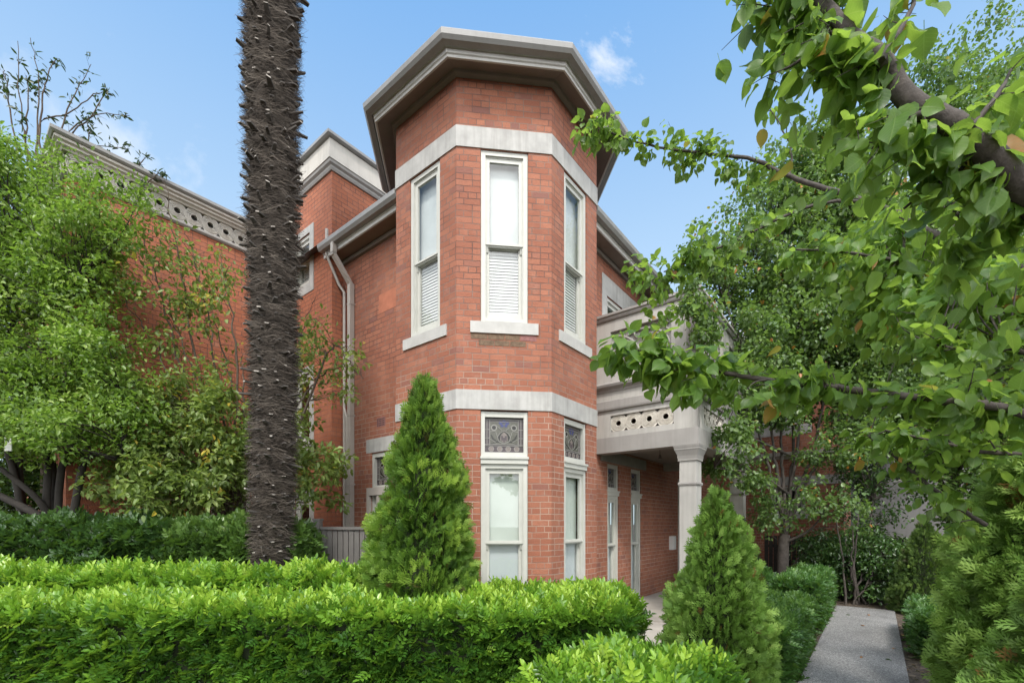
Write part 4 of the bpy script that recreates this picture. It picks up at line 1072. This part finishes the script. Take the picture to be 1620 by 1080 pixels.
t.clumps([blob(1215, 560, 9.6, 95, 150), blob(1300, 470, 10, 110, 190), blob(1390, 520, 9.8, 90, 180), blob(1140, 430, 9.3, 50, 70), blob(1265, 300, 10.2, 50, 110), blob(1330, 300, 10.2, 70, 120)], 700, 85, .34, .085, .45, .010, .5)
t.clumps([blob(1185, 655, 9.4, 60, 45), blob(1175, 745, 9.2, 55, 40), blob(1305, 800, 9.4, 75, 42), blob(1340, 700, 9.4, 70, 60), blob(1215, 815, 9.6, 40, 40)], 95, 50, .26, .082, .4, .008, .48)
t.clumps([blob(1128, 540, 7.15, 22, 45), blob(1150, 610, 7.4, 30, 45), blob(1165, 690, 7.7, 35, 45), blob(1200, 560, 8.2, 40, 80), blob(1090, 465, 7.0, 22, 30), blob(1112, 500, 7.0, 20, 40)], 95, 42, .2, .075, .45, .007, .5, reach=3)
t.clumps([blob(1120, 400, 9.3, 42, 70), blob(1180, 390, 9.6, 55, 110), blob(1235, 330, 10, 55, 110), blob(1290, 250, 10.2, 40, 80)], 190, 42, .27, .08, .45, .008, .52, reach=3)
t.done(T_ROUND, G['pear_far'])

# second, farther trees that close the view on the right
t = Tree('pear_tree', 'tall leafy pear tree farther back above the far conifer', 'tree', gp(8.2, -6.6), M['bark'])
b = gp(8.2, -6.6)
t.limb([(b[0], b[1], 0), b + np.array([0, 0, 2.5]), b + np.array([.3, .1, 5]), b + np.array([.2, .3, 8.5])], .16, .03, 8, 8)
for k in range(7): e = b + np.array([random.uniform(-2, 2), random.uniform(-1, 1), random.uniform(4, 9)]); t.limb([b + np.array([0, 0, 1.8 + .3 * k]), b * .5 + e * .5 + np.array([0, 0, .6]), e], .05, .012, 5, 6)
t.clumps([blob(1470, 360, 12, 140, 260), blob(1560, 560, 11.5, 130, 200), blob(1480, 650, 11, 110, 90), blob(1590, 200, 12, 110, 200), blob(1440, 180, 12.5, 60, 90), blob(1420, 480, 12.5, 110, 160)], 760, 85, .45, .10, .4, .012, .5)
t.done(T_ROUND, G['pear_far'])
t = Tree('leafy_tree', 'broad dark tree at the far right behind the feathery conifer', 'tree', gp(6.5, -9.5), M['bark_dark'])
b = gp(6.5, -9.5); t.limb([(b[0], b[1], 0), b + np.array([0, 0, 2.]), b + np.array([-.3, .1, 4])], .15, .05, 6, 8)
t.clumps([blob(1590, 640, 9.5, 120, 130), blob(1640, 800, 9, 120, 90), blob(1550, 760, 9.5, 60, 90), blob(1700, 500, 9.5, 140, 220), blob(1500, 640, 9.8, 90, 70)], 380, 85, .42, .095, .35, .012, .45, reach=4)
t.done(T_ROUND, G['pear_far'])
# dark shrubs closing the end of the path
for lab, bx, blobs, n, mat in (
    ('tall dark glossy shrub closing the end of the path', gp(6.6, -5.0), [blob(1385, 770, 10.6, 55, 110), blob(1400, 640, 10.8, 60, 70), blob(1365, 690, 10.8, 45, 80)], 120, 'dark'),
    ('low dark spreading shrub across the end of the path', gp(5.75, -4.9), [blob(1372, 890, 9.9, 62, 36), blob(1345, 870, 10.0, 40, 50), blob(1400, 875, 10.0, 40, 46), blob(1372, 930, 9.8, 58, 22)], 190, 'dark'),
    ('loose dark shrub between the pear tree and the path end', gp(6.6, -3.9), [blob(1300, 875, 10.8, 40, 40), blob(1290, 900, 10.2, 30, 25)], 50, 'dark')):
    t = Tree('shrub', lab, 'shrub', bx, M['bark'])
    for k in range(6):
        e = np.array(bx) + np.array([random.uniform(-.5, .5), random.uniform(-.3, .3), random.uniform(.7, 2.2) if n > 100 else random.uniform(.4, .8)])
        t.limb([np.array(bx) + np.array([random.uniform(-.25, .25), 0, 0]), np.array(bx) * .5 + e * .5 + np.array([random.uniform(-.15, .15), 0, 0]), e], .025, .01, 5, 6, .01)
    t.clumps(blobs, n, 60, .28, .085, .3, .008, .5, minz=.12)
    t.done(T_LEAF, G[mat])

# the near pear tree whose limbs reach in from the right
b = np.array([4.6, 2.9, 0.0])
t = Tree('pear_tree', 'near pear tree reaching in from the right with large glossy leaves', 'tree', b, M['bark_limb'])
hub = np.array([4.35, 2.75, 2.6])
t.limb([(b[0], b[1], 0), (4.55, 2.85, 1.2), hub, (4.2, 2.6, 4.6), (4.0, 2.4, 6.5)], .15, .06, 8, 10)
big = t.limb([hub + np.array([0, -.05, -.2]), at(1760, 470, 2.05), at(1625, 310, 1.75), at(1530, 212, 1.7), at(1440, 160, 1.72), at(1395, 95, 1.75), at(1350, 60, 1.8), at(1305, 10, 1.85), at(1250, -60, 1.95)], .053, .018, 8, 12, .002, .012)
t.along(big, 60, .17, 6, .12, .090, .95, .52, 0, .004, .22, (-.6, .8, -.5)); t.along(big, 14, .12, 4, .08, .10, .95, .55, 0, .004, .3, (.35, .4, .4))
for p0, p1, d0 in (((1395, 95), (1455, -30), 1.72), ((1350, 60), (1240, 110), 1.8), ((1530, 212), (1600, 110), 1.65), ((1470, 170), (1380, 235), 1.66), ((1560, 240), (1430, 330), 1.75), ((1600, 290), (1540, 400), 1.8), ((1330, 30), (1200, 20), 1.9)):
    br = t.limb([at(*p0, d0), at((p0[0] + p1[0]) / 2 + 12, (p0[1] + p1[1]) / 2 - 10, d0 + .03), at(*p1, d0 + .1)], .012, .005, 5, 6, .003)
    t.along(br, 8, .10, 5, .085, .088, .95, .55, 0, .003)
t.leaves(at(1265, 140, 2.0), 16, .2, .088, .95); t.leaves(at(1340, 250, 2.0), 16, .2, .088, .95); t.leaves(at(1235, 60, 2.05), 14, .16, .10, .95)
t.leaves(at(1600, 120, 2.2), 16, .28, .090, .95); t.leaves(at(1470, 350, 2.1), 24, .28, .090, .9); t.leaves(at(1585, 440, 2.0), 34, .26, .090, .9)
# middle branches
mid = t.limb([hub + np.array([0, .1, .2]), at(1660, 440, 3.3), at(1480, 372, 3.9), at(1420, 338, 4.2), at(1340, 308, 4.4), at(1250, 280, 4.6), at(1190, 252, 4.7), at(1120, 243, 4.75), at(1020, 228, 4.8), at(940, 202, 4.85)], .040, .006, 8, 8, .004)
t.along(mid, 26, .13, 9, .11, .078, .7, .50, 0, .004, .62, gap=.35); t.along(mid, 14, .15, 6, .12, .08, .7, .5, 0, .004, .3, gap=.5)
for px, py, rr, k in ((925, 207, .13, 52), (955, 195, .12, 45), (985, 222, .09, 24), (1022, 236, .08, 20), (1072, 238, .13, 50), (1085, 262, .08, 18), (1112, 232, .12, 40), (1150, 262, .10, 24), (1175, 285, .10, 16), (1238, 170, .10, 20), (1215, 255, .09, 14)):
    t.leaves(at(px, py, 4.8), k, rr, .078, .7, base=.5 + random.uniform(-.12, .15), squash=(1, 1, .9))
up = t.limb([at(1248, 280, 4.6), at(1252, 240, 4.65), at(1235, 200, 4.7), at(1215, 165, 4.7)], .012, .004, 6, 6, .006); t.along(up, 6, .12, 8, .1, .08)
lo = t.limb([at(1400, 330, 4.25), at(1340, 318, 4.3), at(1270, 330, 4.4), at(1180, 372, 4.5), at(1095, 412, 4.6), at(1050, 430, 4.65)], .02, .006, 8, 6, .004)
t.along(lo, 16, .12, 11, .13, .085, .7, .5, 0, .004, .45); t.along(lo, 6, .1, 6, .1, .08)
t.leaves(at(1035, 440, 4.65), 80, .24, .08, .7, squash=(1, 1, .8)); t.leaves(at(1085, 505, 4.7), 26, .16, .075, .7); t.leaves(at(1010, 430, 4.65), 34, .15, .08, .7); t.leaves(at(1040, 490, 4.65), 30, .13, .075, .7)
t.leaves(at(1105, 400, 4.6), 60, .2, .085, .7)
m3 = t.limb([at(1480, 430, 3.6), at(1400, 410, 3.5), at(1330, 398, 3.4), at(1260, 395, 3.35)], .016, .006, 8, 6, .004)
t.along(m3, 26, .18, 14, .16, .085, .7, .55, 0, .004)
# low near branch crossing the balcony
low = t.limb([hub + np.array([-.05, -.2, -.5]), at(1740, 690, 2.5), at(1600, 648, 2.42), at(1480, 632, 2.42), at(1340, 615, 2.45), at(1240, 605, 2.5), at(1150, 590, 2.55), at(1060, 570, 2.6), at(985, 545, 2.65)], .03, .006, 8, 8, .004)
t.along(low, 66, .13, 7, .11, .088, .75, .52, .22, .004, .22, gap=.25)
t.leaves(at(985, 545, 2.65), 26, .11, .08, .7); t.leaves(at(1035, 565, 2.6), 30, .13, .085, .75); t.leaves(at(1110, 580, 2.58), 26, .13, .085, .75)
l2 = t.limb([hub + np.array([0, -.1, -.4]), at(1640, 560, 2.7), at(1560, 560, 2.75), at(1480, 545, 2.85)], .02, .006, 6, 6, .004); t.along(l2, 22, .17, 11, .14, .09, .75, .5, .1)
l3 = t.limb([at(1700, 720, 2.7), at(1560, 715, 2.75), at(1490, 700, 2.8), at(1400, 680, 2.9)], .016, .005, 6, 6, .004); t.along(l3, 20, .12, 9, .12, .085, .75, .5, .1)
l4 = t.limb([at(1560, 830, 3.6), at(1462, 762, 3.6), at(1420, 725, 3.6), at(1375, 690, 3.6)], .018, .006, 6, 6, .004); t.along(l4, 9, .15, 7, .12, .08, .7, .5, .1)
t.leaves(at(1475, 775, 3.4), 40, .2, .085, .6)
t.clumps([blob(1560, 470, 3.0, 110, 90), blob(1450, 470, 3.6, 90, 60), blob(1590, 240, 3.4, 60, 140), blob(1600, 640, 3.0, 60, 60), blob(1500, 690, 3.4, 80, 40), blob(1400, 400, 3.9, 90, 50)], 105, 24, .24, .09, .7, .006, .52)
t.done(T_PEAR, G['pear'], True)

# ------------------------------------------------------------------ trees on the left
b = at(60, 828, 6.9)
t = Tree('leafy_tree', 'dense light green small leaved tree at the left edge', 'tree', b, M['bark_dark'])
for bx, by, ex, ey, d in ((95, 860, 70, 480, 6.8), (75, 860, 110, 420, 6.6), (40, 860, 20, 400, 7.0), (60, 860, -40, 450, 6.9), (85, 850, 160, 500, 6.6), (100, 855, 190, 560, 6.4)):
    t.limb([(at(bx, 828, d)[0], d, 0), at(bx + (ex - bx) * .35 + random.uniform(-15, 15), 740, d), at(ex, ey + 160, d), at(ex, ey + 60, d)], .06, .015, 6, 7, .01)
t.limb([at(-30, 770, 6.4), at(60, 815, 6.5), at(95, 850, 6.7)], .05, .06, 5, 7); t.limb([at(0, 740, 6.4), at(60, 790, 6.5), at(90, 840, 6.7)], .035, .05, 5, 7)
t.clumps([blob(60, 420, 6.9, 120, 190), blob(20, 290, 7.0, 80, 110), blob(130, 400, 6.6, 80, 120), blob(60, 600, 6.5, 120, 120), blob(150, 560, 6.4, 80, 110), blob(110, 690, 6.2, 110, 50), blob(-60, 500, 6.8, 100, 260), blob(185, 330, 6.7, 50, 70), blob(50, 660, 6.5, 80, 80), blob(170, 640, 6.3, 70, 60)], 620, 92, .26, .066, .1, .010, .5, zspread=.15)
t.done(T_LEAF, G['pitto'])

b = at(-60, 828, 8.6)
t = Tree('dark_tree', 'dark bushy tree behind the light green tree at the left edge', 'tree', b, M['bark_dark'])
t.limb([(b[0], b[1], 0), b + np.array([0, 0, .3]), b + np.array([.2, .1, 2.5])], .10, .04, 6, 7)
t.clumps([blob(20, 700, 8.4, 120, 130), blob(-70, 560, 8.6, 120, 200), blob(110, 770, 8.2, 110, 60), blob(60, 500, 8.2, 60, 140), blob(0, 800, 8.0, 110, 60)], 320, 75, .33, .085, .2, .010, .55, reach=4)
t.done(T_LEAF, G['camellia_plain'])

b = at(385, 828, 7.5)
t = Tree('sparse_shrub', 'sparse twiggy shrub with thin olive leaves around the palm', 'tree', b, M['twig'])
for ex, ey, d, mx, my in ((300, 380, 7.3, 345, 600), (250, 450, 7.2, 320, 640), (215, 350, 7.3, 280, 560), (330, 470, 7.6, 370, 640), (350, 420, 7.4, 375, 560), (500, 470, 7.6, 440, 640), (545, 575, 7.4, 470, 640), (575, 600, 7.3, 520, 560), (480, 560, 7.5, 430, 650), (270, 620, 7.0, 330, 700), (230, 700, 6.9, 300, 730), (530, 720, 7.3, 470, 740), (260, 290, 7.3, 300, 520), (385, 560, 7.2, 385, 640), (200, 480, 7.1, 290, 640)):
    t.limb([(b[0] + random.uniform(-.2, .2), b[1], 0), at(385 + (mx - 385) * .4, 770, 7.4), at(mx, my, d), at((mx + ex) / 2, (my + ey) / 2 - 12, d), at(ex, ey, d)], .028, .005, 7, 5, .02)
t.clumps([blob(300, 480, 7.3, 85, 110), blob(255, 420, 7.2, 60, 80), blob(330, 640, 7.2, 70, 90), blob(500, 560, 7.5, 65, 80), blob(545, 590, 7.3, 35, 40), blob(470, 640, 7.5, 50, 90), blob(340, 440, 7.4, 45, 70)], 190, 20, .22, .085, .25, .006, .55, shell=.6, zspread=.15)
t.clumps([blob(310, 740, 7.0, 95, 55), blob(500, 740, 7.2, 55, 75), blob(250, 640, 6.9, 60, 80), blob(340, 680, 7.0, 60, 70), blob(430, 700, 7.3, 70, 70), blob(290, 785, 6.9, 95, 45), blob(215, 775, 6.8, 65, 50), blob(240, 745, 6.8, 50, 60)], 280, 44, .22, .095, .25, .006, .5, zspread=.15)
t.done(T_LEAF, G['olive'])
p_ = at(14, 828, 6.0); sg = thing('small_sign', 'small white plate showing among the leaves at the left edge', 'sign', (p_[0], p_[1], 0))
m = MB((p_[0], p_[1], 0)); m.tube([(p_[0], p_[1] - .006, 2.79), (p_[0] + .02, p_[1], 3.1), (p_[0] + .03, p_[1] + .02, 3.5)], .004, 5); m.build('cord', M['bark_dark'], sg)
m = MB((p_[0], p_[1], 0)); m.box(p_[0] - .045, p_[0] + .045, p_[1] - .012, p_[1] - .001, 2.62, 2.80); m.build('plate', M['white_box'], sg)

b = at(70, 828, 7.6)
t = Tree('thin_tree', 'thin dark twigged tree rising above the light green tree', 'tree', b, M['twig'])
t.limb([(b[0], b[1], 0), at(70, 600, 7.6), at(60, 300, 7.5)], .06, .03, 6, 6)
for pts in ([(60, 300), (58, 200), (62, 130), (48, 60)], [(60, 300), (40, 220), (30, 150), (28, 65)], [(62, 260), (66, 160), (78, 115), (90, 92)], [(65, 320), (100, 195), (118, 150), (144, 102)], [(70, 340), (60, 205), (105, 180), (150, 150), (172, 145)], [(75, 340), (110, 220), (140, 190), (165, 150), (170, 142)],
            [(80, 340), (100, 225), (150, 182), (205, 183)], [(85, 345), (110, 225), (150, 230), (205, 236)], [(40, 300), (20, 200), (10, 130), (5, 110)], [(90, 360), (130, 300), (140, 210), (137, 190)], [(50, 320), (42, 230), (45, 150), (42, 120)], [(120, 360), (190, 300), (225, 255), (230, 250)], [(130, 380), (190, 320), (245, 280), (250, 270)]):
    c = t.limb([at(x, y, 7.4 + .002 * x) for x, y in pts], .016, .004, 6, 5, .008)
    t.along(c, 13, .10, 3, .07, .10, .1, .3, .3, .003, .35)
t.done(T_LONG, leaf_mat('dark_twig_leaf', [(0, (.012, .026, .010)), (1, (.045, .075, .022))], .15, .4))

# ------------------------------------------------------------------ picket fence
f0 = at(505, 828, 7.15); f1_ = at(640, 828, 7.0)
t = thing('picket_fence', 'grey paled timber fence between the palm and the green conifer', 'fence', (f0[0], f0[1], 0))
fr = Fr(f0[:2], f1_[:2]); m = MB((f0[0], f0[1], 0)); s = .05
while s < fr.len - .04:
    m.box(s, s + .075, -.012, .012, .08, 1.575 + random.uniform(-.004, .004), fr=fr); s += .088
m.build('palings', M['fence'], t)
m = MB((f0[0], f0[1], 0)); m.box(.0, fr.len, -.04, .04, 1.58, 1.625, fr=fr); m.box(0, fr.len, -.05, -.013, .4, .48, fr=fr); m.box(0, fr.len, -.05, -.013, 1.2, 1.28, fr=fr); m.build('rail', M['fence'], t)
m = MB((f0[0], f0[1], 0)); m.box(-.07, .03, -.05, .05, 0, 1.72, fr=fr); m.box(-.08, .04, -.06, .06, 1.72, 1.75, fr=fr); m.build('post', M['fence'], t)
p = at(246, 828, 6.9); t = thing('fence_post', 'lone grey square post between the two dark shrub hedges', 'post', (p[0], p[1], 0))
m = MB((p[0], p[1], 0)); m.box(p[0] - .065, p[0] + .065, p[1] - .065, p[1] + .065, 0, 1.88)
x, y = p[0], p[1]; m.hexa([(x - .075, y - .075, 1.88), (x + .075, y - .075, 1.88), (x + .075, y + .075, 1.88), (x - .075, y + .075, 1.88), (x - .03, y - .03, 1.93), (x + .03, y - .03, 1.93), (x + .03, y + .03, 1.93), (x - .03, y + .03, 1.93)])
m.build('post', M['fence'], t)

fa, fb = gp(7.6, -2.9), gp(7.6, -8.0)
t = thing('timber_fence', 'dark timber fence behind the shrubs at the end of the path', 'fence', tuple(fa)); fr = Fr(fa[:2], fb[:2]); m = MB(fa); s_ = 0
while s_ < fr.len: m.box(s_, s_ + .09, -.012, .012, .05, 1.35 + random.uniform(-.01, .01), fr=fr); s_ += .105
m.build('palings', M['bark_dark'], t); m = MB(fa); m.box(0, fr.len, -.05, -.013, .3, .38, fr=fr); m.box(0, fr.len, -.05, -.013, 1.05, 1.13, fr=fr); m.build('rail', M['bark_dark'], t)

# ------------------------------------------------------------------ leaves fallen on the path, ground litter
spots = [(1368, 990, 'orange fallen leaf in the middle of the path'), (1366, 1039, 'rust coloured fallen leaf near the front of the path'), (1412, 1026, 'yellow fallen leaf near the right edge of the path'), (1400, 1042, 'dark curled fallen leaf low on the path'), (1345, 973, 'small dark fallen leaf at the far end of the path'), (1372, 972, 'tiny brown fallen leaf at the far end of the path')]
for px, py, lab in spots:
    d = F * (EYE - .035) / (py - HY); p = at(px, py, d)
    o = scatter('fallen_leaf', [p + np.array([0, 0, .006])], rnd_dirs(1) * np.array([1, 1, .05]), np.array([[0.1, .1, 1.]]), .07, T_LEAF, np.array([rng.random()]), G['dark'] if 'dark' in lab else G['dry'], None, tuple(p))
    o.location = tuple(p); o['label'] = lab; o['category'] = 'leaf'; o['group'] = 'leaves fallen on the path'
n = 2600
r = rng.uniform(-4, 6, n); l = np.where(rng.random(n) < .5, rng.uniform(-4.6, -3.6, n), rng.uniform(-7, -5.5, n))
P = np.stack([HC[0] + r * eR[0] + l * eL[0], HC[1] + r * eR[1] + l * eL[1], np.full(n, .012)], -1)
o = scatter('leaf_litter', P, rnd_dirs(n) * np.array([1, 1, .15]), unit(np.array([0, 0, 1.]) + rnd_dirs(n) * .3), rng.uniform(.03, .06, n), T_LEAF, rng.random(n), leaf_mat('litter', [(0, (.05, .035, .02)), (.7, (.13, .085, .05)), (1, (.26, .15, .06))], .1, .8), None)
struct(o, 'stuff')

# ------------------------------------------------------------------ sky, sun, camera
SUN_EL, SUN_AZ = R(52), R(184)      # azimuth clockwise from +Y (the view direction)
w = bpy.data.worlds.new('World'); S.world = w; w.use_nodes = True; nt = w.node_tree
bg = nt.nodes['Background']
sky = nd(nt, 'ShaderNodeTexSky'); sky.sky_type = 'NISHITA'; sky.sun_disc = False
sky.sun_elevation = SUN_EL; sky.sun_rotation = SUN_AZ; sky.air_density = 1.0; sky.dust_density = 1.2; sky.ozone_density = 1.0
tc = nd(nt, 'ShaderNodeTexCoord')
def cloud(px, py, rad, stretch, rot, ns, seed, lo=.42, hi=.95):
    v = at(px, py, 1.0) - np.array([0, 0, EYE]); v = v / np.linalg.norm(v)
    sub = nd(nt, 'ShaderNodeVectorMath', operation='SUBTRACT'); sub.inputs[1].default_value = tuple(v); nt.links.new(tc.outputs['Generated'], sub.inputs[0])
    mp = nd(nt, 'ShaderNodeMapping'); mp.vector_type = 'TEXTURE'; mp.inputs['Rotation'].default_value = (0, rot, 0); mp.inputs['Scale'].default_value = (rad * stretch, rad * stretch, rad)
    nt.links.new(sub.outputs[0], mp.inputs['Vector'])
    ln = nd(nt, 'ShaderNodeVectorMath', operation='LENGTH'); nt.links.new(mp.outputs[0], ln.inputs[0])
    fall = maprange(nt, ln.outputs['Value'], 0.0, 1.0, 1.0, 0.0)
    off = nd(nt, 'ShaderNodeVectorMath', operation='ADD'); off.inputs[1].default_value = (seed, seed * .3, 0); nt.links.new(mp.outputs[0], off.inputs[0])
    nz = noise(nt, off.outputs[0], ns, 6, .6)
    mul = nd(nt, 'ShaderNodeMath', operation='MULTIPLY_ADD'); mul.inputs[1].default_value = .6; nt.links.new(fall, mul.inputs[0])
    nt.links.new(maprange(nt, nz, .3, .7, -.1, .42), mul.inputs[2])
    m2 = nd(nt, 'ShaderNodeMath', operation='MULTIPLY'); nt.links.new(maprange(nt, mul.outputs[0], lo, hi), m2.inputs[0]); nt.links.new(maprange(nt, fall, 0, .25), m2.inputs[1])
    return m2.outputs[0]
sep0 = nd(nt, 'ShaderNodeSeparateXYZ'); nt.links.new(tc.outputs['Generated'], sep0.inputs[0])
grad = mixc(nt, maprange(nt, sep0.outputs['Z'], .30, .78), (3.95, 5.05, 5.85), (1.15, 2.72, 5.2))
base = mixc(nt, .75, sky.outputs[0], grad)
col = base
for args, amt in (((150, 205, .16, 1.0, .35, 1.6, 3.0), .85), ((966, 95, .040, 2.4, .42, 2.0, 9.0), .9), ((1420, 275, .10, 1.5, 0, 2.0, 5.0), .7)):
    cf = cloud(*args); ml = nd(nt, 'ShaderNodeMath', operation='MULTIPLY'); ml.inputs[1].default_value = amt; nt.links.new(cf, ml.inputs[0])
    col = mixc(nt, ml.outputs[0], col, (5.2, 5.4, 5.7))
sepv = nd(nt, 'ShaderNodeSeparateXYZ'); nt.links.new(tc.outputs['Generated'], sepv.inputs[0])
fill_bank = maprange(nt, sepv.outputs['Y'], .28, -.22)                 # unseen broken white cloud over the street side, added and brightened as fill light
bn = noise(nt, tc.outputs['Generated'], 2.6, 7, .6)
bm = nd(nt, 'ShaderNodeMath', operation='MULTIPLY'); nt.links.new(fill_bank, bm.inputs[0]); nt.links.new(maprange(nt, bn, .38, .58), bm.inputs[1])
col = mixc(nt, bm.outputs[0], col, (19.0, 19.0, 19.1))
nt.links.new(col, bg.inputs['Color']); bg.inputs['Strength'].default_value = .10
ld = bpy.data.lights.new('sun', 'SUN'); ld.energy = 1.65; ld.angle = R(10); ld.color = (1.0, .95, .88)
lo = bpy.data.objects.new('sun', ld); COL.objects.link(lo)
d = Vector((math.sin(SUN_AZ) * math.cos(SUN_EL), math.cos(SUN_AZ) * math.cos(SUN_EL), math.sin(SUN_EL)))
lo.rotation_euler = d.to_track_quat('Z', 'Y').to_euler(); lo.location = (0, 0, 20)

cd = bpy.data.cameras.new('camera'); cd.sensor_width = 36; cd.lens = F / 1620 * 36; cd.shift_y = (HY - 540) / 1620; cd.clip_end = 3000; cd.clip_start = .05
co = bpy.data.objects.new('camera', cd); COL.objects.link(co); co.location = (0, 0, EYE); co.rotation_euler = (R(90), 0, 0)
S.camera = co
S.view_settings.view_transform = 'Standard'; S.view_settings.look = 'None'; S.view_settings.exposure = 1.0; S.view_settings.gamma = 1
S.cycles.max_bounces = 6; S.cycles.transparent_max_bounces = 8; S.cycles.use_denoising = True
S.cycles.caustics_reflective = False; S.cycles.caustics_refractive = False
